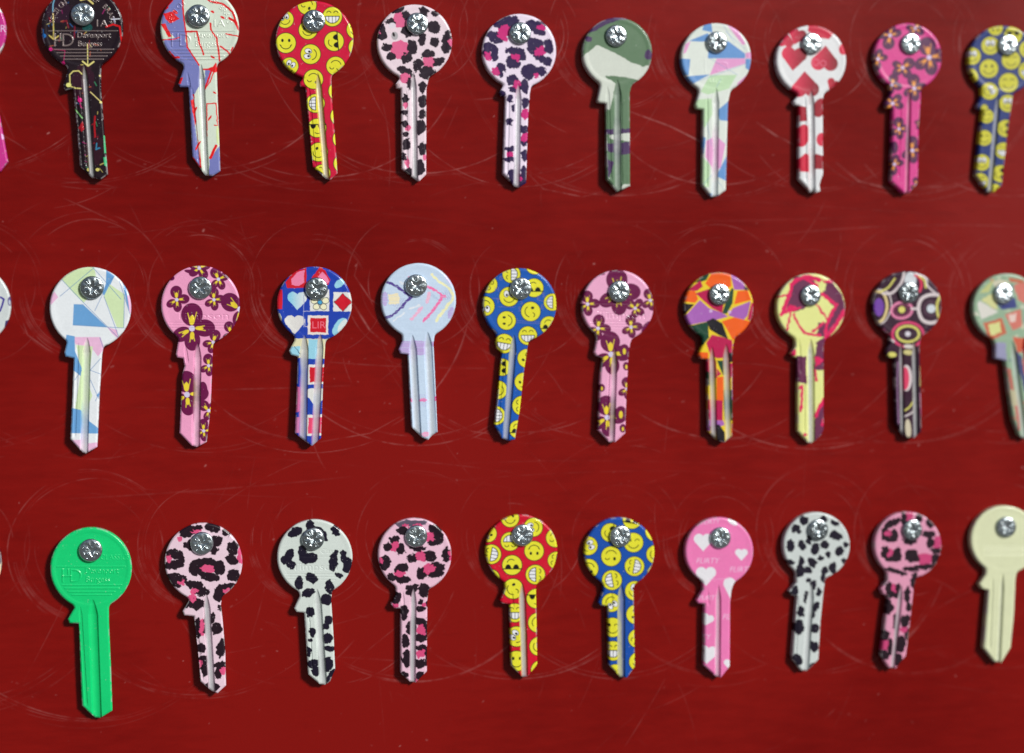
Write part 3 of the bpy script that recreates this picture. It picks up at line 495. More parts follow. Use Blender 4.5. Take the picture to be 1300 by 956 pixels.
def p_flirty(c):
    Wt = (228, 226, 232)
    for q in ((130, 192, 50, 0), (325, 256, 34, 0), (144, 364, 54, 0), (150, 586, 34, 20), (152, 762, 52, 8), (262, 812, 30, 0)): c.heart(*q, col=Wt)
    c.heart(284, 428, 60, 15, Wt); c.ell(280, 92, 28, 12, 30, Wt)
    for t, x, y, h, r in (('FLIRTY', 92, 300, 27, 0), ('FLIRTY', 262, 344, 27, 0), ('FLIRTY', 118, 104, 22, -4), ('FLIRTY', 104, 486, 24, 0), ('FLIRTY', 226, 584, 27, 0), ('FLIRTY', 60, 684, 24, 0)): c.text(t, x, y, h, (236, 196, 224), r, 1.0, 0.25, .9)
    c.line([(160, 382), (265, 378)], 3, (236, 170, 210), .8)
def p_leo_three(c):
    spots(c, [(210, 98, 26, 12, -15), (75, 235, 14, 26), (270, 285, 44, 28), (443, 220, 14, 42), (140, 360, 24, 13, -30), (210, 402, 18, 18, -40), (372, 402, 24, 18, -30), (195, 440, 18, 22), (245, 585, 16, 44), (350, 802, 22, 22), (236, 770, 10, 22), (130, 140, 14, 12)], (220, 84, 130))
    spots(c, [(180, 90, 54, 18, -15), (170, 112, 40, 14, -10), (225, 78, 22, 14, 0), (300, 80, 36, 22, 10), (372, 105, 26, 15, 10), (110, 215, 44, 24, 10), (110, 268, 42, 22, -10), (142, 240, 14, 22), (72, 270, 14, 18), (185, 168, 28, 26), (315, 148, 32, 28, 10), (305, 195, 22, 20), (212, 285, 34, 38, 20), (270, 253, 60, 16, 5), (332, 285, 28, 36, 0), (285, 330, 56, 20, 15), (402, 185, 26, 34), (398, 240, 34, 22, 30), (405, 322, 34, 28), (115, 335, 56, 20, 8), (115, 362, 30, 18, 30), (205, 370, 44, 20, 15), (245, 405, 38, 20, 0), (370, 380, 48, 16, -5), (332, 420, 26, 36), (218, 465, 40, 28), (165, 470, 14, 14), (336, 486, 14, 12), (225, 590, 16, 50), (262, 570, 10, 40), (300, 540, 12, 26), (322, 592, 26, 28), (240, 690, 26, 24), (345, 690, 24, 48, 10), (340, 778, 34, 18), (330, 820, 18, 30), (250, 755, 26, 24), (258, 800, 18, 34), (300, 885, 34, 18)], (32, 14, 27))
    spots(c, [(210, 98, 26, 12, -15), (75, 235, 14, 26), (270, 285, 44, 28), (443, 220, 14, 42), (140, 360, 24, 13, -30), (210, 402, 18, 18, -40), (372, 402, 24, 18, -30), (195, 440, 18, 22), (245, 585, 16, 44), (350, 802, 22, 22), (236, 770, 10, 22), (130, 140, 14, 12)], (220, 84, 130), 12, .74)
def p_dalmatian(c):
    D = (20, 14, 36)
    spots(c, [(145, 100, 30, 24, -20), (120, 112, 18, 18), (215, 70, 22, 26), (345, 95, 20, 28, -10), (92, 245, 28, 18), (110, 215, 22, 28), (118, 266, 20, 22), (175, 205, 18, 34), (205, 235, 46, 28), (332, 255, 22, 46, 8), (345, 205, 14, 14), (360, 322, 22, 12, 20), (386, 228, 16, 34, -10), (405, 272, 22, 42, 8), (158, 360, 20, 30, -10), (222, 335, 32, 22, 35), (315, 382, 20, 36, -10), (205, 410, 34, 20, -15), (298, 445, 26, 28), (215, 510, 22, 26), (305, 548, 20, 22), (293, 583, 20, 14), (226, 612, 16, 22), (213, 650, 9, 11), (300, 640, 26, 24), (312, 693, 28, 14), (208, 710, 12, 24), (230, 770, 30, 24, -30), (302, 770, 26, 36), (245, 810, 20, 24), (322, 835, 20, 40, 30)], D, 8)
    c.amp = 8; c.line([(235, 75), (272, 88), (290, 105), (297, 140)], 16, D); c.amp = 0
def p_leo_four(c):
    c.amp = 6; c.poly([(120, 60), (180, 40), (290, 45), (280, 66), (210, 72), (150, 80)], (92, 82, 100)); c.amp = 0
    spots(c, [(125, 170, 24, 26), (305, 125, 30, 26, 20), (258, 225, 34, 24), (407, 215, 12, 26), (150, 315, 26, 18), (300, 290, 40, 28, -20), (275, 468, 20, 9, -10), (260, 595, 24, 28), (262, 715, 28, 20, -30), (130, 472, 20, 13), (238, 856, 12, 12), (240, 70, 18, 12), (180, 72, 16, 10), (52, 250, 8, 20)], (212, 74, 124))
    spots(c, [(160, 95, 26, 18), (90, 175, 22, 18), (122, 140, 26, 16), (155, 190, 22, 28), (330, 88, 36, 20, 20), (350, 125, 20, 34, -10), (320, 155, 30, 14, 0), (240, 185, 38, 15), (215, 235, 26, 20), (302, 225, 34, 26), (385, 215, 20, 38), (75, 255, 28, 38), (160, 285, 36, 22, -10), (112, 332, 24, 18, 20), (170, 342, 36, 18), (262, 310, 24, 30), (350, 285, 32, 22, -10), (330, 318, 40, 16, -10), (330, 268, 30, 14, -10), (215, 385, 32, 16), (278, 398, 32, 32), (130, 435, 26, 30), (258, 490, 28, 12), (300, 465, 14, 20), (255, 455, 14, 12), (172, 510, 20, 36), (205, 590, 22, 36), (250, 555, 40, 18), (290, 590, 14, 38), (258, 640, 40, 20), (178, 655, 20, 34), (262, 690, 34, 16), (290, 740, 14, 40), (240, 770, 40, 22), (188, 745, 24, 42), (172, 830, 20, 18), (255, 835, 22, 28), (205, 410, 22, 16)], (30, 12, 26))
    spots(c, [(125, 170, 24, 26), (305, 125, 30, 26, 20), (258, 225, 34, 24), (407, 215, 12, 26), (150, 315, 26, 18), (300, 290, 40, 28, -20), (275, 468, 20, 9, -10), (260, 595, 24, 28), (262, 715, 28, 20, -30), (130, 472, 20, 13), (238, 856, 12, 12), (240, 70, 18, 12), (180, 72, 16, 10), (52, 250, 8, 20)], (212, 74, 124), 12, .74)
def p_dapple(c):
    spots(c, [(165, 85, 22, 22), (262, 78, 18, 18), (320, 95, 24, 12, 20), (118, 125, 22, 16, -30), (138, 142, 14, 10), (325, 160, 34, 22, 15), (188, 182, 14, 20), (95, 212, 20, 30), (152, 212, 18, 26, -20), (220, 225, 22, 28), (268, 205, 20, 20), (345, 240, 20, 24), (375, 205, 12, 14), (285, 255, 14, 14), (248, 275, 14, 12), (368, 290, 16, 16), (92, 295, 26, 14), (150, 290, 14, 28), (205, 295, 20, 26, -30), (145, 340, 20, 30), (180, 335, 22, 18), (270, 338, 16, 22), (310, 325, 18, 28), (262, 370, 12, 30), (285, 392, 24, 14), (182, 388, 14, 12), (210, 410, 14, 24), (238, 445, 14, 22, 10), (118, 445, 16, 28), (172, 470, 10, 30, 10), (222, 520, 16, 26, 20), (148, 545, 16, 28), (208, 560, 8, 16), (138, 625, 24, 38), (215, 632, 24, 22), (215, 725, 24, 26), (128, 790, 24, 30), (210, 825, 22, 16, -30), (100, 460, 12, 22)], (24, 18, 36), 8)
def p_leo_five(c):
    spots(c, [(235, 62, 22, 26), (128, 150, 24, 18), (382, 195, 24, 32), (143, 248, 20, 18), (318, 280, 36, 32), (155, 430, 18, 24), (110, 712, 24, 30), (212, 635, 18, 20, -20), (292, 378, 14, 14)], (198, 66, 118))
    spots(c, [(150, 98, 46, 18, -25), (208, 72, 14, 30), (288, 75, 18, 22), (345, 95, 26, 24, 40), (115, 150, 22, 28), (162, 160, 20, 30), (135, 178, 36, 12), (335, 152, 34, 18), (342, 195, 16, 26), (375, 235, 30, 12), (240, 188, 36, 18), (112, 248, 20, 30), (175, 255, 22, 34), (142, 282, 34, 14), (248, 265, 38, 30, 20), (370, 285, 22, 34), (310, 318, 50, 14), (172, 342, 60, 14, 15), (245, 330, 38, 12, 10), (262, 390, 18, 40), (300, 375, 20, 14), (132, 430, 18, 34), (178, 440, 16, 34), (155, 462, 34, 14), (128, 520, 24, 40), (225, 460, 14, 40), (232, 520, 14, 22), (215, 592, 22, 30, 20), (168, 600, 16, 40), (225, 660, 18, 30), (108, 665, 26, 24), (140, 720, 14, 40), (110, 765, 26, 22), (190, 710, 24, 40), (175, 790, 22, 30)], (32, 10, 25), 9)
    spots(c, [(235, 62, 22, 26), (128, 150, 24, 18), (382, 195, 24, 32), (143, 248, 20, 18), (318, 280, 36, 32), (155, 430, 18, 24), (110, 712, 24, 30), (212, 635, 18, 20, -20), (292, 378, 14, 14)], (198, 66, 118), 12, .74)
def p_ghost_marks(c):
    V = (74, 64, 150)
    c.line([(395, 170), (412, 180), (402, 215), (392, 240)], 10, V); c.ell(443, 190, 12, 24, 0, (90, 80, 130)); c.ell(440, 195, 5, 12, 0, (170, 180, 200)); c.poly([(420, 290), (450, 280), (440, 330), (410, 350)], (70, 58, 110)); c.line([(200, 80), (300, 300), (260, 420)], 14, V); c.ell(160, 220, 40, 30, 20, (190, 120, 190))
def p_magenta_badge(c):
    Wt = (222, 226, 224); c.poly([(405, 60), (460, 100), (470, 150), (405, 110)], Wt); c.poly([(405, 330), (460, 250), (470, 300), (410, 370)], Wt); c.text('STAR', 330, 222, 36, (228, 190, 222)); c.heart(250, 500, 50, 10, Wt); c.heart(340, 720, 40, 10, Wt)
    c.poly([(425, 740), (450, 745), (450, 760), (430, 770)], (225, 180, 225)); c.heart(180, 160, 60, 0, Wt)
def p_cream_marks(c):
    spots(c, [(430, 180, 16, 40), (420, 300, 22, 30), (300, 150, 30, 24), (200, 260, 34, 26), (310, 330, 26, 30), (150, 180, 22, 30), (270, 560, 20, 26), (230, 700, 22, 30)], (52, 46, 78), 8)
def p_plain(c): pass
# pressed lettering ---------------------------------------------------
def e_maker(c, dx=0, dy=0, sunk=0.10, k=1.0, arcs=True, wear=.12):
    cx, cy, r = c.head
    q = np.hypot(c.X-cx, c.Y-cy)/r
    m = 1/(1+np.exp(np.clip((q-0.885)*90, -40, 40)))
    c.H -= sunk*m*np.clip((cy+r*0.93-c.Y)/6, 0, 1)
    D = 0.15*k; H0 = c.H.copy()
    c.bar(62+dx, 157+dy, 412+dx, 157+dy, 4, D); c.bar(92+dx, 251+dy, 392+dx, 251+dy, 5, D); c.bar(104+dx, 268+dy, 380+dx, 268+dy, 5, D); c.bar(122+dx, 285+dy, 358+dx, 285+dy, 5, D); c.bar(140+dx, 301+dy, 340+dx, 301+dy, 5, D)
    dl = [(136+dx, 174+dy)]+[(150+dx+36*math.cos(math.radians(t)), 203+dy+29*math.sin(math.radians(t))) for t in range(-90, 91, 15)]+[(136+dx, 232+dy), (136+dx, 174+dy)]
    for pl in ([(94+dx, 172+dy), (94+dx, 234+dy)], [(94+dx, 205+dy), (136+dx, 205+dy)], [(122+dx, 172+dy), (122+dx, 196+dy)], dl): c.H += np.clip(.5-(c._seg(c.X, c.Y, pl)-3.6)/2.5, 0, 1)*D*1.1
    c.emboss('Davenport', 206+dx, 192+dy, 30, D, 0, .92); c.emboss('Burgess', 210+dx, 236+dy, 30, D, 0, .92)
    if arcs:
        c.arc_text('SECTION', cx, cy, r*.70, -78, -38, 26, D); c.arc_text('OF BRASS', cx, cy, r*.70, 22, 80, 26, D); c.emboss('1A', 296+dx, 136+dy, 36, D, 0, 1.1)
        w = (np.clip((c.H-H0)/D, 0, 1)*wear)[..., None]; c.C = c.C*(1-w)+lin((196, 176, 172))*w; c.M = np.maximum(c.M, w[..., 0]*1.2)
def e_high_street(c, x, y, w, dy0=-60, d=-0.10, top=None, rot=0):
    cx, cy, r = c.head
    q = np.hypot(c.X-cx, c.Y-cy)/r; c.H += 0.06/(1+np.exp(np.clip(-(q-0.88)*70, -40, 40)))
    c.emboss('Timpson', x, y, 36, d, rot, w/178.0)
    c.bar(x-35, y+18, x+w+15, y+22, 3, d); c.bar(x-30, y+32, x+w+5, y+36, 3, d); c.bar(x-20, y+46, x+w-10, y+49, 3, d); c.bar(x-10, y+dy0, x+w, y+dy0+2, 3, d*.7)
    if top: c.emboss(top, x+w-85, y+dy0-14, 26, d, 0, 1.0)
def e_rim(c, k=0.07):
    cx, cy, r = c.head; q = np.hypot(c.X-cx, c.Y-cy)/r; c.H += k/(1+np.exp(np.clip(-(q-0.87)*60, -40, 40)))
def e_lines(c, y, n=3, d=-.06):
    cx, cy, r = c.head; e_rim(c)
    for i in range(n): c.bar(cx-r*.62, y+i*15, cx+r*.62, y+i*15, 3, d)

# origin of the drawing corner (photo px), head centre + radius, neck/blade outline, main grooves (x0,y0,x1,y1,width), narrow grooves, screw (photo px),
# ground colour, print, relief, silver in the groove, wording
KEYS = [
 ((45, 0), (238, 142, 208), [(175, 300), (160, 370), (140, 440), (152, 458), (190, 448), (210, 640), (226, 845), (285, 900), (330, 912), (368, 885), (352, 690), (335, 480), (332, 370), (345, 330)], [(246, 325, 288, 905, 34)], [(203, 430, 240, 850, 12), (228, 440, 262, 850, 7)], (105, 18), (24, 5, 18), p_dark_party, lambda c: e_maker(c, 4, 0, .10, 1.15, wear=.42), .55,
  'near black key with small neon dashes and arrows'),
 ((195, 0), (235, 142, 200), [(150, 290), (152, 350), (126, 425), (135, 440), (178, 440), (190, 650), (198, 800), (262, 888), (300, 893), (340, 868), (330, 600), (322, 370), (330, 320)], [(240, 325, 266, 890, 34)], [(172, 365, 186, 460, 14), (196, 440, 230, 830, 12)], (252, 20), (210, 222, 206), p_shards, lambda c: e_maker(c, 0, 0, .10, 1.0), .7,
  'key with red shards over lavender and pale green'),
 ((340, 0), (238, 202, 197), [(180, 350), (184, 392), (163, 420), (165, 437), (192, 440), (230, 845), (295, 905), (320, 912), (355, 880), (345, 730), (325, 480), (324, 400), (340, 360)], [(252, 370, 298, 910, 36)], [(208, 440, 240, 850, 16)], (399, 26), (206, 10, 58), p_red_faces, lambda c: e_rim(c, .05), .5,
  'crimson smiley face key in the top row'),
 ((470, 0), (226, 212, 190), [(150, 340), (150, 400), (131, 425), (135, 445), (158, 448), (162, 855), (240, 916), (252, 918), (285, 885), (286, 450), (300, 390), (330, 350)], [(218, 365, 228, 915, 34)], [(182, 460, 186, 860, 16)], (530, 30), (234, 214, 224), p_leo_one, lambda c: e_rim(c, .05), .75,
  'pink leopard print key, top row, fourth complete key, grey blot left of its screw|pink leopard key of the top row'),
 ((600, 0), (238, 257, 187), [(160, 380), (160, 430), (138, 468), (145, 483), (168, 490), (160, 720), (155, 880), (215, 945), (235, 952), (272, 930), (282, 600), (292, 470), (320, 410)], [(232, 425, 222, 950, 36)], [(184, 500, 174, 880, 14)], (661, 42), (236, 222, 240), p_leo_two, lambda c: e_rim(c, .05), .7,
  'leopard print key with dark violet spots and magenta centres on white|violet spotted leopard print key'),
 ((725, 10), (235, 226, 177), [(150, 360), (148, 400), (134, 470), (140, 480), (178, 485), (180, 870), (235, 933), (298, 905), (298, 430), (335, 380)], [(233, 365, 234, 930, 44)], [(183, 400, 197, 880, 20), (256, 450, 258, 900, 5)], (783, 45), (92, 122, 92), p_camo, lambda c: e_rim(c, .08), .25,
  'camouflage key in sage green and off white'),
 ((850, 15), (238, 234, 177), [(155, 380), (152, 410), (134, 470), (140, 490), (172, 495), (170, 880), (215, 938), (245, 935), (288, 905), (298, 460), (335, 405)], [(237, 385, 231, 935, 34)], [(192, 430, 190, 890, 14)], (911, 53), (222, 230, 222), p_pastel_one, lambda c: (e_rim(c), c.emboss('ASEC', 190, 362, 24, .07), c.bar(240, 300, 285, 300, 4, .08), c.bar(240, 258, 285, 258, 4, .08), c.bar(290, 262, 298, 296, 4, .08), c.bar(180, 240, 182, 310, 4, .06)), .55,
  'pastel geometric key in blue, pink and green, in the top row|pastel key of the top row'),
 ((970, 15), (240, 246, 177), [(160, 380), (174, 425), (151, 455), (158, 472), (178, 478), (178, 850), (205, 880), (240, 918), (252, 900), (262, 920), (284, 912), (280, 880), (298, 825), (298, 450), (330, 390)], [(238, 395, 242, 910, 36)], [(207, 430, 210, 870, 14)], (1031, 55), (224, 226, 228), p_hearts, lambda c: e_rim(c, .06), .6,
  'white key with dark red hearts'),
 ((1095, 15), (232, 229, 171), [(140, 370), (142, 420), (115, 465), (125, 488), (155, 492), (145, 860), (205, 918), (235, 920), (280, 870), (285, 600), (295, 450), (305, 390)], [(236, 390, 222, 920, 26)], [(195, 470, 182, 850, 6)], (1157, 55), (216, 62, 142), p_hot_flowers, lambda c: e_rim(c, .10), .25,
  'hot pink key with purple and orange flowers'),
 ((1180, 15), (375, 244, 174), [(270, 370), (268, 425), (244, 480), (262, 497), (274, 500), (256, 660), (240, 830), (300, 912), (330, 915), (370, 880), (400, 600), (425, 430), (450, 390)], [(350, 420, 308, 915, 30)], [], (1281, 57), (26, 50, 118), p_dim_faces, lambda c: e_rim(c, .10), .5,
  'navy smiley face key at the right end of the top row|navy smiley key of the top row'),
 ((55, 330), (239, 243, 207), [(125, 375), (122, 410), (107, 470), (112, 490), (155, 500), (148, 700), (138, 910), (200, 978), (214, 984), (274, 950), (285, 700), (298, 480), (330, 420)], [(222, 395, 207, 980, 44)], [(176, 420, 158, 905, 16)], (116, 365), (228, 234, 238), p_pastel_two, lambda c: e_rim(c, .05), .45,
  'white key with blue block and pale green panels, left end of the middle row|white and blue key of the middle row'),
 ((195, 330), (239, 229, 200), [(130, 375), (126, 410), (114, 480), (120, 495), (150, 500), (158, 540), (145, 580), (132, 880), (190, 940), (218, 952), (270, 925), (290, 760), (302, 440), (335, 400)], [(224, 420, 216, 950, 42)], [(158, 425, 172, 530, 18), (205, 520, 196, 900, 7)], (255, 365), (236, 158, 196), p_pansies_one, lambda c: e_high_street(c, 112, 300, 268, -72), .25,
  'pink pansy key between the white geometric key and the royal blue hearts key|pansy key left of the hearts key'),
 ((340, 330), (237, 224, 190), [(145, 380), (136, 410), (108, 462), (118, 482), (152, 492), (148, 640), (138, 880), (190, 922), (226, 945), (270, 905), (282, 600), (292, 430), (320, 390)], [(186, 380, 176, 905, 46), (266, 375, 238, 940, 42)], [], (402, 366), (26, 62, 172), p_love, lambda c: e_rim(c, .07), .6,
  'royal blue key with hearts, a red diamond and a red lettered square|royal blue key with hearts'),
 ((470, 330), (246, 206, 190), [(160, 360), (165, 410), (146, 455), (155, 475), (192, 480), (212, 850), (262, 900), (295, 915), (318, 890), (342, 875), (332, 640), (322, 430), (340, 380)], [(213, 380, 240, 885, 42), (290, 365, 318, 895, 46)], [], (529, 362), (196, 216, 238), p_crayon, lambda c: e_rim(c, .05), .6,
  'pale blue key with pink, yellow and purple crayon chevrons'),
 ((600, 330), (240, 228, 186), [(132, 370), (120, 420), (125, 450), (150, 470), (130, 680), (112, 840), (150, 905), (180, 918), (215, 912), (240, 760), (262, 560), (280, 440), (310, 395)], [(210, 380, 166, 915, 38)], [(158, 470, 126, 850, 14)], (662, 366), (20, 88, 178), p_blue_faces, lambda c: e_rim(c, .05), .6,
  'blue smiley face key in the middle row'),
 ((725, 335), (238, 213, 181), [(130, 360), (130, 400), (119, 450), (130, 468), (160, 478), (150, 560), (138, 845), (195, 905), (225, 905), (275, 860), (280, 700), (292, 460), (300, 410), (335, 370)], [(222, 425, 206, 905, 32)], [(196, 480, 182, 850, 7)], (787, 370), (236, 170, 204), p_pansies_two, lambda c: e_high_street(c, 135, 276, 240, -75), .3,
  'pink pansy key between the blue smiley key and the orange patchwork key|pansy key beside the orange patchwork key'),
 ((850, 335), (252, 218, 174), [(165, 370), (170, 410), (149, 460), (160, 482), (192, 485), (198, 850), (240, 895), (280, 908), (318, 875), (320, 440), (345, 390)], [(214, 420, 224, 885, 36), (286, 405, 298, 900, 40)], [], (914, 374), (234, 204, 40), p_stained_glass, lambda c: (e_rim(c, .05), c.ell(210, 240, 8, 8, 0, (210, 180, 220)), c.ell(305, 245, 8, 8, 0, (210, 180, 220))), .55,
  'key patched in orange, magenta, purple, green and black'),
 ((970, 335), (239, 223, 174), [(155, 370), (160, 420), (137, 455), (150, 470), (172, 480), (172, 850), (225, 908), (245, 911), (290, 870), (303, 840), (303, 420), (335, 385)], [(235, 380, 239, 908, 40)], [(176, 380, 184, 560, 16), (205, 560, 205, 860, 7)], (1030, 375), (226, 230, 146), p_plum_shards, lambda c: e_rim(c, .05), .75,
  'lime yellow key with plum and hot pink splinters'),
 ((1095, 335), (228, 209, 172), [(145, 370), (142, 400), (120, 450), (135, 478), (165, 480), (168, 600), (172, 810), (215, 880), (265, 886), (298, 850), (295, 600), (290, 420), (310, 380)], [(196, 395, 202, 860, 24), (262, 385, 270, 885, 30)], [], (1155, 371), (50, 16, 42), p_rings, lambda c: e_rim(c, .05), .6,
  'dark plum key with retro rings in white, pink and yellow|dark plum key with retro rings'),
 ((1180, 335), (396, 224, 175), [(300, 370), (335, 420), (333, 480), (385, 492), (400, 620), (425, 790), (455, 870), (490, 892), (530, 860), (505, 640), (472, 430), (490, 380)], [(418, 390, 480, 885, 34)], [], (1275, 373), (146, 174, 146), p_mosaic, lambda c: e_rim(c, .05), .4,
  'grey green mosaic key with orange and cream squares'),
 ((55, 650), (242, 286, 207), [(150, 440), (156, 490), (124, 545), (132, 565), (180, 568), (190, 860), (196, 985), (262, 1048), (285, 1050), (350, 1010), (343, 800), (332, 560), (332, 490), (350, 460)], [(250, 445, 272, 1045, 50)], [(186, 480, 218, 990, 16)], (115, 699), (12, 204, 116), p_plain, lambda c: (e_maker(c, 4, 120, .10, .9, False, 0), c.emboss('CLASSICS', 288, 244, 28, .09, 0, .9)), 0,
  'plain bright green key with pressed lettering'),
 ((195, 650), (254, 254, 197), [(150, 400), (180, 450), (148, 505), (155, 525), (205, 530), (225, 700), (238, 860), (296, 912), (325, 920), (368, 880), (364, 700), (350, 540), (342, 470), (362, 420)], [(266, 415, 296, 915, 38)], [(214, 530, 250, 860, 12)], (257, 690), (230, 202, 216), p_leo_three, lambda c: e_rim(c, .05), .8,
  'pink leopard print key directly right of the plain bright green key|leopard key beside the plain green key'),
 ((340, 650), (239, 230, 191), [(145, 380), (162, 430), (134, 490), (145, 508), (185, 512), (205, 825), (265, 875), (290, 880), (315, 860), (342, 800), (335, 650), (322, 450), (335, 400)], [(248, 390, 280, 870, 42)], [(205, 460, 226, 800, 7)], (397, 685), (206, 216, 210), p_dalmatian, lambda c: e_high_street(c, 122, 296, 230, -70, -.08, 'Classics'), .45,
  'white dalmatian print key with black patches, between two pink leopard print keys|dalmatian print key'),
 ((470, 650), (227, 218, 186), [(130, 370), (132, 420), (107, 470), (120, 488), (155, 490), (155, 820), (205, 865), (230, 868), (288, 810), (290, 450), (315, 390)], [(220, 385, 214, 868, 34)], [(165, 400, 170, 520, 14)], (529, 681), (232, 190, 210), p_leo_four, lambda c: e_rim(c, .07), .8,
  'pink leopard print key between the dalmatian print key and the red smiley key|leopard key beside the red smiley key'),
 ((600, 640), (249, 236, 182), [(155, 390), (166, 430), (140, 490), (150, 505), (188, 508), (195, 820), (250, 878), (275, 880), (328, 815), (322, 430), (345, 395)], [(249, 400, 262, 878, 38)], [(196, 440, 204, 530, 16)], (664, 680), (204, 10, 44), p_crimson_faces, lambda c: e_rim(c, .05), .8,
  'red smiley face key in the bottom row'),
 ((725, 640), (247, 245, 177), [(160, 390), (166, 440), (142, 500), (150, 515), (188, 518), (195, 820), (225, 850), (250, 880), (285, 882), (325, 825), (318, 430), (350, 400)], [(255, 405, 254, 880, 42)], [(206, 440, 204, 540, 18)], (788, 681), (18, 78, 170), p_royal_faces, lambda c: e_rim(c, .05), .3,
  'blue smiley face key in the bottom row'),
 ((860, 640), (213, 241, 173), [(130, 400), (130, 435), (98, 490), (105, 503), (138, 508), (135, 820), (200, 878), (220, 881), (265, 825), (268, 500), (275, 440), (320, 405)], [(207, 410, 202, 875, 32)], [(152, 430, 158, 520, 12)], (916, 683), (234, 122, 180), p_flirty, lambda c: e_rim(c, .05), .5,
  'pink key with white hearts and white lettering'),
 ((980, 640), (228, 211, 169), [(125, 370), (125, 400), (90, 442), (100, 462), (130, 470), (118, 620), (105, 790), (150, 845), (180, 850), (238, 790), (248, 600), (265, 430), (290, 390)], [(202, 400, 172, 845, 34)], [(135, 480, 122, 780, 8)], (1039, 673), (202, 210, 208), p_dapple, lambda c: e_rim(c, .05), .45,
  'greyish white key densely dappled with black, right of the pink lettered key|densely dappled black and white key'),
 ((1095, 640), (231, 210, 170), [(125, 360), (125, 390), (93, 430), (105, 458), (130, 465), (110, 620), (92, 770), (130, 830), (165, 835), (218, 770), (240, 600), (258, 440), (295, 390)], [(196, 410, 150, 828, 26)], [], (1159, 673), (220, 150, 178), p_leo_five, lambda c: e_rim(c, .05), .55,
  'blurred dusky pink leopard print key left of the plain cream key|leopard print key beside the cream key'),
 ((1180, 630), (384, 222, 173), [(300, 370), (286, 400), (254, 447), (268, 470), (300, 478), (290, 600), (275, 770), (330, 840), (365, 846), (412, 770), (430, 600), (438, 420), (465, 385)], [(372, 390, 350, 845, 22)], [(320, 410, 304, 780, 14)], (1279, 669), (216, 221, 182), p_plain, lambda c: (e_lines(c, 250, 4, -.10)), .3,
  'plain pale cream key at the right end of the bottom row|plain cream key of the bottom row'),
 ((-105, -15), (244, 212, 207), [(160, 390), (190, 430), (170, 500), (195, 515), (235, 515), (312, 860), (395, 925), (420, 932), (460, 880), (420, 660), (370, 440), (350, 380)], [(270, 400, 400, 920, 36)], [], (-48, 4), (200, 50, 140), p_magenta_badge, lambda c: e_rim(c, .05), .4,
  'magenta and white key cut off by the left edge, top row|magenta key cut off by the left edge'),
 ((-98, 335), (240, 212, 207), [(125, 345), (122, 390), (107, 440), (112, 460), (155, 470), (148, 700), (138, 880), (200, 948), (214, 954), (274, 920), (285, 700), (298, 450), (335, 390)], [(222, 365, 207, 950, 40)], [], (-37, 365), (206, 214, 214), p_ghost_marks, lambda c: e_rim(c, .05), .4,
  'pale key with violet marks, cut off by the left edge, middle row|violet marked key cut off at left'),
 ((-110, 662), (240, 212, 206), [(125, 345), (122, 390), (107, 440), (112, 460), (155, 470), (148, 700), (138, 880), (200, 948), (214, 954), (274, 920), (285, 700), (298, 450), (335, 390)], [(222, 365, 207, 950, 40)], [], (-50, 690), (222, 216, 180), p_cream_marks, lambda c: e_rim(c, .05), .4,
  'cream key just showing at the left edge, bottom row|cream key at the left edge'),
]

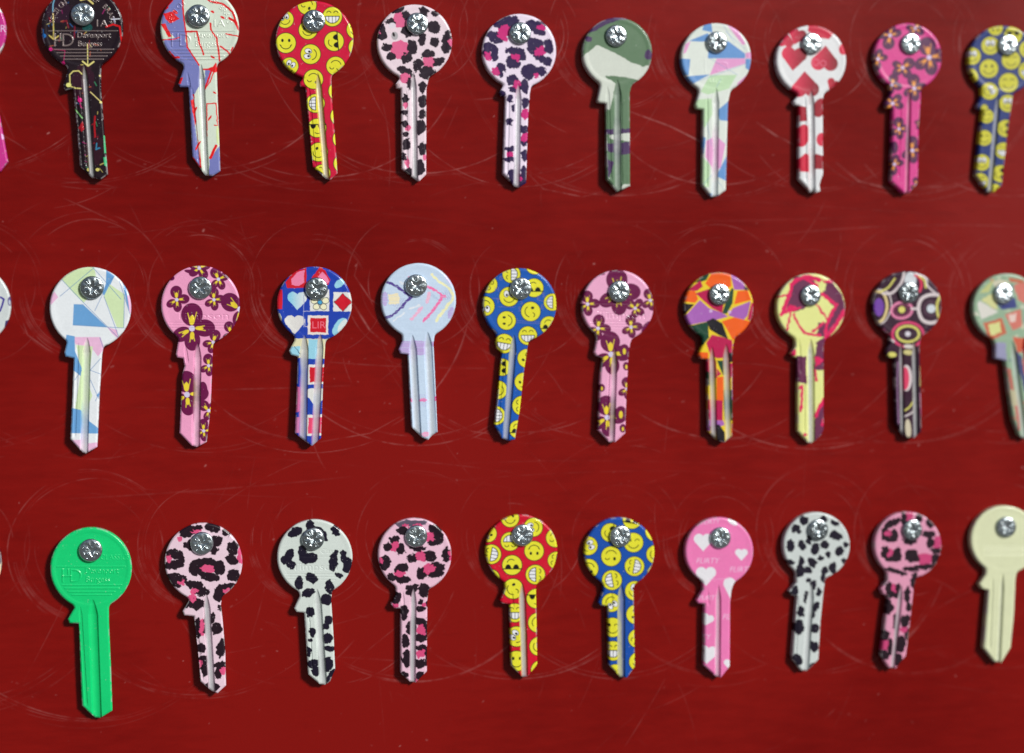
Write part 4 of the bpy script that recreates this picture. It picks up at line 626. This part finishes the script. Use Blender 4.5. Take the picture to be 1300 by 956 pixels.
# ---------------------------------------------------------------- the board
TOP = 2.9*MM                                  # face of a key above the board
TIPS = [(k[0][0]+k[2][[p[1] for p in k[2]].index(max(p[1] for p in k[2]))][0]/4, k[0][1]+max(p[1] for p in k[2])/4) for k in KEYS]
def build_board():
    rs = np.random.RandomState(11)
    x0, z1 = plane(-40, -40, 0); x1, z0 = plane(1340, 1000, 0)
    st = 0.00026
    fx = np.arange(float(x0)-.004, float(x1)+.012, st); fz = np.arange(float(z0)-.016, float(z1)+.008, st)
    xs = np.concatenate([[fx[0]-.10, fx[0]-.04], fx, [fx[-1]+.04, fx[-1]+.10]]); zs = np.concatenate([[fz[0]-.08, fz[0]-.03], fz, [fz[-1]+.03, fz[-1]+.08]])
    X, Z = np.meshgrid(xs, zs); A = np.zeros(X.shape)
    def stroke(pts, w, a, fade=True, seed=0):
        """one scratch: polyline in metres, width w, strength a, patchy along its length"""
        pts = np.array(pts); n = len(pts)
        for i in range(n-1):
            (ax, az), (bx, bz) = pts[i], pts[i+1]
            i0, i1 = np.searchsorted(xs, (min(ax, bx)-3*w-st, max(ax, bx)+3*w+st)); j0, j1 = np.searchsorted(zs, (min(az, bz)-3*w-st, max(az, bz)+3*w+st))
            if i1 <= i0 or j1 <= j0: continue
            x = X[j0:j1, i0:i1]; z = Z[j0:j1, i0:i1]; ex, ez = bx-ax, bz-az
            t = np.clip(((x-ax)*ex+(z-az)*ez)/(ex*ex+ez*ez+1e-12), 0, 1); d = np.hypot(x-ax-ex*t, z-az-ez*t)
            s = (i+t)/(n-1); f = np.sin(np.pi*np.clip(s, 0, 1))**0.5 if fade else 1.0
            A[j0:j1, i0:i1] = np.maximum(A[j0:j1, i0:i1], a*f*np.exp(-(d/w)**2))
    def arc(cx, cz, r, a0, a1, w, a):
        n = max(6, int(abs(a1-a0)/4)); ph = rs.rand()*9; wob = (rs.rand()-.5)*.03
        stroke([(cx+r*(1+wob*math.sin(ph+i*.3))*math.cos(math.radians(a0+(a1-a0)*i/n)), cz+r*(1+wob*math.sin(ph+i*.3))*math.sin(math.radians(a0+(a1-a0)*i/n))) for i in range(n+1)], w, a)
    for k, tip in zip(KEYS, TIPS):             # keys swung round on their screws have scribed arcs into the paint
        sx, sz = (float(v) for v in plane(*k[5], 0)); tx, tz = (float(v) for v in plane(*tip, 0))
        L = math.hypot(tx-sx, tz-sz)
        for j in range(rs.randint(3, 6)):
            r = L*(1.0+rs.normal()*.035); m = -90+rs.normal()*30; h = 14+rs.rand()*32
            arc(sx, sz, r, m-h, m+h, .00012+.00012*rs.rand(), .10+.40*rs.rand()**2.4)
        for j in range(rs.randint(7, 13)):
            r = L*(.28+.20*rs.rand()); m = rs.choice([200, 215, 235, 60, 140, -30])+rs.normal()*20; h = 20+rs.rand()*40
            arc(sx, sz, r, m-h, m+h, .00012+.00008*rs.rand(), .10+.34*rs.rand()**2)
        if rs.rand() < .6:
            r = L*(.36+.05*rs.rand())
            for j in range(5): arc(sx, sz, r+j*.0006, 185+rs.rand()*10, 235+rs.rand()*20, .00018, .18+.12*rs.rand())
    for j in range(190):                       # random hairline scratches
        px, py = rs.rand()*1300, rs.rand()*980; x, z = (float(v) for v in plane(px, py, 0))
        L = .004+.035*rs.rand()**1.6; a = rs.rand()*math.pi; b = (rs.rand()-.5)*1.0; p = [(x, z)]
        for i in range(8): p.append((p[-1][0]+L/8*math.cos(a+b*i/8), p[-1][1]+L/8*math.sin(a+b*i/8)))
        stroke(p, .00013+.0001*rs.rand(), .06+.30*rs.rand()**2.5)
    for j in range(20):                        # long shallow sweeps left to right
        px, py = rs.rand()*1100, rs.choice([rs.uniform(230, 330), rs.uniform(575, 650), rs.rand()*960]); x, z = (float(v) for v in plane(px, py, 0))
        L = .04+.10*rs.rand(); b = (rs.rand()-.5)*.35; a = (rs.rand()-.5)*.25; p = [(x, z)]
        for i in range(14): p.append((p[-1][0]+L/14*math.cos(a+b*i/14), p[-1][1]+L/14*math.sin(a+b*i/14)))
        stroke(p, .00014+.00016*rs.rand(), .04+.12*rs.rand())
    for pts, w, a in (([(455, 330), (450, 350), (470, 380), (500, 400), (520, 425)], .2, .5), ([(540, 205), (560, 215), (640, 262), (710, 270)], .2, .0), ([(795, 140), (850, 160), (890, 180), (905, 190)], .24, .65), ([(660, 210), (690, 240), (740, 250), (790, 236)], .2, .4),
                      ([(25, 398), (35, 425), (58, 442), (72, 450)], .22, .42), ([(448, 385), (470, 420), (492, 438)], .3, .6), ([(1060, 205), (1090, 230), (1130, 240), (1200, 236)], .35, .5), ([(960, 155), (985, 172), (1010, 185)], .3, .45), ([(640, 515), (700, 545), (760, 560)], .2, .35), ([(325, 548), (400, 562), (470, 550), (510, 528)], .18, .45), ([(555, 525), (600, 548), (660, 555), (720, 535)], .18, .45)):
        stroke([tuple(float(v) for v in plane(*p, 0)) for p in pts], w*MM, a)
    for j in range(420):                       # dust and chips
        px, py = rs.rand()*1300, rs.rand()*980; x, z = (float(v) for v in plane(px, py, 0)); w = .00016+.00022*rs.rand()**3
        stroke([(x, z), (x+w*(rs.rand()-.5)*5, z+w*(rs.rand()-.5)*3)], w, .15+.75*rs.rand()**3, False)
    A *= np.clip(0.72+1.7*vnoise(X, Z, .004, 5)+0.9*vnoise(X, Z, .0012, 6), .1, 1.4)
    nz, nx = X.shape; I = np.arange(nz*nx).reshape(nz, nx)
    q = np.stack([I[:-1, :-1], I[:-1, 1:], I[1:, 1:], I[1:, :-1]], -1).reshape(-1, 4)
    co = np.stack([X.ravel(), np.zeros(X.size), Z.ravel()], 1); n0 = len(co); T = .012
    b = np.array([[xs[0], 0, zs[0]], [xs[-1], 0, zs[0]], [xs[-1], 0, zs[-1]], [xs[0], 0, zs[-1]]]); bb = b.copy(); bb[:, 1] = T
    co = np.concatenate([co, b, bb]); v = n0+np.arange(8)
    q = np.concatenate([q, [[v[1], v[0], v[4], v[5]], [v[2], v[1], v[5], v[6]], [v[3], v[2], v[6], v[7]], [v[0], v[3], v[7], v[4]], [v[4], v[7], v[6], v[5]]]])
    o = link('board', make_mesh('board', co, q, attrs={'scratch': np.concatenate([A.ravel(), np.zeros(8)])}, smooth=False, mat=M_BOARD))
    tag(o, 'glossy dark red display board covered in fine curved scratches', 'board')
build_board()

# ---------------------------------------------------------------- a key
def build_key(idx, k):
    (ox, oy), (cx, cy, r), pts, mains, narrows, scr, base, fn, eng, metal, label = k
    st = 2.0
    ax = [p[0] for p in pts]+[cx-r, cx+r]; ay = [p[1] for p in pts]+[cy-r]
    xs = np.arange(min(ax)-10, max(ax)+10, st); ys = np.arange(min(ay)-10, max(ay)+10, st)
    c = Canvas(xs, ys, base, 100+idx*7); c.head = (cx, cy, r)
    X, Y = c.X, c.Y
    a = np.hypot(X-cx, Y-cy)-r; b = sd_poly(X, Y, [(pts[0][0], cy+.35*r)]+pts[1:-1]+[(pts[-1][0], cy+.35*r)])
    h = np.clip(.5+.5*(b-a)/14, 0, 1); sd = b*(1-h)+a*h-14*h*(1-h)
    fn(c)
    eng(c)
    # milled grooves
    for gi, (x0, y0, x1, y1, w) in enumerate(list(mains)+list(narrows)):
        main = gi < len(mains); L = math.hypot(x1-x0, y1-y0); ux, uy = (x1-x0)/L, (y1-y0)/L
        s = (X-x0)*ux+(Y-y0)*uy; q = (X-x0)*uy-(Y-y0)*ux
        tap = np.clip(s/(75 if main else 40), 0, 1)**.6; hw = w/2*np.maximum(tap, .02)
        if not main: tap = tap*np.clip((L-s)/20, 0, 1)
        e = np.clip(1-(np.abs(q)/hw), 0, 1); prof = np.clip(e*4.2, 0, 1)
        prof = prof*prof*(3-2*prof)*(s > 0)
        floor = np.clip(1-(q/hw)**2, 0, 1)*(s > 0)
        c.H -= (0.30*prof+0.50*floor if main else 0.24*prof)*tap
        if metal and main:
            n = 34; K = np.pad(c.C, ((n, n), (0, 0), (0, 0)), 'edge').cumsum(0); sm = (K[2*n:]-K[:-2*n])/(2*n); sm = sm[:c.C.shape[0]]
            m = (prof*np.clip(s/30, 0, 1))[..., None]
            silver = np.array([.74, .76, .78])
            core = np.clip(1-(q/(hw*.78))**2, 0, 1)*(s > 0)*np.clip(s/60, 0, 1)
            c.C = c.C*(1-m*.85)+sm*m*.85
            f = (core*metal)[..., None]; c.C = c.C*(1-f)+silver*f; c.M = np.maximum(c.M, core*metal)
    d = -sd
    c.H -= 0.42*np.clip(1-d/10, 0, 1)**2          # rolled edge
    # edge highlights painted as patchy silver on the rim, and a few chips down to the nickel
    glint_chip = np.clip((vnoise(X, Y, 26, 900+idx)+.5*vnoise(X, Y, 5, 930+idx)-.06)*5, 0, 1)*np.clip((6-d)/4, 0, 1)*.55
    chip = np.clip((vnoise(X, Y, 7, 960+idx)+.6*vnoise(X, Y, 3.5, 990+idx)-.60)*14, 0, 1)*.6
    glint_chip = np.maximum(glint_chip, chip)[..., None]; c.C = c.C*(1-glint_chip)+np.array([.70, .68, .70])*glint_chip; c.M = np.maximum(c.M, glint_chip[..., 0]); c.H -= .02*chip
    cell = sd[:-1, :-1]+sd[1:, :-1]+sd[:-1, 1:]+sd[1:, 1:] < 0
    # pull the border vertices onto the outline
    pad = np.pad(cell, 1); allin = pad[:-1, :-1] & pad[1:, :-1] & pad[:-1, 1:] & pad[1:, 1:]; anyin = pad[:-1, :-1] | pad[1:, :-1] | pad[:-1, 1:] | pad[1:, 1:]
    bd = anyin & ~allin
    gy, gx = np.gradient(sd, st); gl = np.hypot(gx, gy)+1e-6
    XX = np.where(bd, X-np.clip(sd, -3, 3)*gx/gl, X); YY = np.where(bd, Y-np.clip(sd, -3, 3)*gy/gl, Y)
    wx, wz = plane(ox+XX/4, oy+YY/4, TOP)
    bx, bz = (float(v) for v in plane(*scr, 0))
    sx, sz = (float(v) for v in plane(*scr, TOP+1.2*MM))
    P = np.stack([wx-sx, -(TOP+c.H*MM), wz-sz], -1)
    root = bpy.data.objects.new('key', None); S.collection.objects.link(root); root.location = (sx, 0, sz)
    root.empty_display_size = .01; rr = np.random.RandomState(50+idx); root.rotation_euler = (math.radians(rr.uniform(-.7, .3)), 0, math.radians(rr.uniform(-.8, .8)))
    tag(root, label.split('|')[0], 'key', 'printed keys hung in rows on the red board')
    jsp = int((cy+r*1.13-ys[0])/st)
    rng = np.random.RandomState(idx)
    for name, sel in (('bow', np.arange(cell.shape[0]) < jsp), ('blade', np.arange(cell.shape[0]) >= jsp)):
        ce = cell & sel[:, None]
        if not ce.any(): continue
        jj, ii = np.nonzero(ce); ny, nx = X.shape; I = lambda j, i: j*nx+i
        q = np.stack([I(jj, ii), I(jj+1, ii), I(jj+1, ii+1), I(jj, ii+1)], 1)
        # outline edges of the whole key that belong to this part, walked so the wall faces outward
        E = []
        pc = np.pad(cell, 1)
        for dj, di, e0, e1 in ((-1, 0, (0, 1), (0, 0)), (1, 0, (1, 0), (1, 1)), (0, -1, (0, 0), (1, 0)), (0, 1, (1, 1), (0, 1))):
            out = ~pc[jj+1+dj, ii+1+di]
            E.append(np.stack([I(jj[out]+e0[0], ii[out]+e0[1]), I(jj[out]+e1[0], ii[out]+e1[1])], 1))
        E = np.concatenate(E)
        used, inv = np.unique(q, return_inverse=True); q = inv.reshape(-1, 4)
        P1 = P.reshape(-1, 3); C1 = c.C.reshape(-1, 3); M1 = c.M.ravel(); n = len(used)
        wu, winv = np.unique(E, return_inverse=True); E = winv.reshape(-1, 2)
        wt = P1[wu].copy(); wb = wt.copy(); wb[:, 1] = -0.35*MM
        nw = len(wu)
        co = np.concatenate([P1[used], wt, wb]); C2 = np.concatenate([C1[used], C1[wu], C1[wu]]); M2 = np.concatenate([M1[used], M1[wu], M1[wu]])
        walls = np.stack([n+E[:, 1], n+E[:, 0], n+nw+E[:, 0], n+nw+E[:, 1]], 1)
        # flat back, fanned from the grid cells
        u2 = np.concatenate([q, walls])
        me = make_mesh(name, co, u2, attrs={'print': np.clip(C2, 0, 1), 'metal': M2}, mat=M_KEY)
        link(name, me, root)
    return (sx, sz)

# ---------------------------------------------------------------- a cross recess screw
def screw_mesh():
    na, nr = 144, 46; Rr = 3.78
    rad = np.concatenate([np.linspace(0, 2.75, 34), np.linspace(2.82, Rr, nr-34)])
    th = np.arange(na)*2*np.pi/na; A, Rd = np.meshgrid(th, rad)
    x = Rd*np.cos(A); y = Rd*np.sin(A)
    H = 1.35-0.34*(Rd/Rr)**2.6-0.30*np.clip((Rd-3.35)/(Rr-3.35), 0, 1)**2
    ss = lambda v: np.clip(v, 0, 1)**2*(3-2*np.clip(v, 0, 1))
    arm = np.minimum(np.abs(x), np.abs(y)); lon = np.maximum(np.abs(x), np.abs(y))
    wid = 0.62-0.10*lon
    cross = ss((wid-arm)/.16)*ss((2.35-lon)/.35)
    H = H-cross*(0.60-0.20*lon)
    u = (x+y)/math.sqrt(2); v = (x-y)/math.sqrt(2)
    sq = ss((1.15-np.maximum(np.abs(u), np.abs(v)))/.25); H = H-sq*(1-cross)*.36
    tick = ss((.17-np.minimum(np.abs(u), np.abs(v)))/.10)*ss((np.maximum(np.abs(u), np.abs(v))-1.15)/.2)*ss((2.75-np.maximum(np.abs(u), np.abs(v)))/.2); H = H-tick*.30
    fac = .055*np.cos(8*A+.6)*ss((Rd-.9)/.4)*ss((3.2-Rd)/.4); H = H+fac*(1-cross)
    rs = np.random.RandomState(3); H += .014*(rs.rand(*H.shape)-.5)*(Rd > .01)
    H[0] = H[0].mean()
    co = [np.array([[0, -(TOP/MM+H[0, 0]), 0]])]
    co.append(np.stack([x[1:], -(TOP/MM+H[1:]), y[1:]], -1).reshape(-1, 3))
    rim = H[-1, 0]; ring = lambda r_, y_: np.stack([r_*np.cos(th), np.full(na, -y_), r_*np.sin(th)], 1)
    co += [ring(Rr, TOP/MM+.12), ring(Rr-.12, TOP/MM-.02), ring(1.75, TOP/MM-.02), ring(1.75, -4.0)]
    co = np.concatenate(co)*MM
    rings = len(rad)-1+4; q = []
    i = np.arange(na); i2 = (i+1) % na
    for k in range(rings-1): q.append(np.stack([1+k*na+i, 1+k*na+i2, 1+(k+1)*na+i2, 1+(k+1)*na+i], 1))
    tr = np.stack([np.zeros(na, int), 1+i2, 1+i], 1)
    return make_mesh('screw', co, np.concatenate(q), tr, smooth=True, mat=M_SCREW)
SCREW = screw_mesh()
import random
random.seed(4)
scr0 = None
for idx, k in enumerate(KEYS):
    x, z = build_key(idx, k)
    if scr0 is None: o = scr0 = link('screw', SCREW)
    else:
        o = scr0.copy(); S.collection.objects.link(o)
    o.location = (x, 0, z); o.rotation_euler = (math.radians(random.uniform(-3, 3)), random.uniform(0, math.pi/2), math.radians(random.uniform(-3, 3)))
    tag(o, 'zinc cross recess screw in the '+k[-1].split('|')[-1], 'screw', 'screws holding the keys')
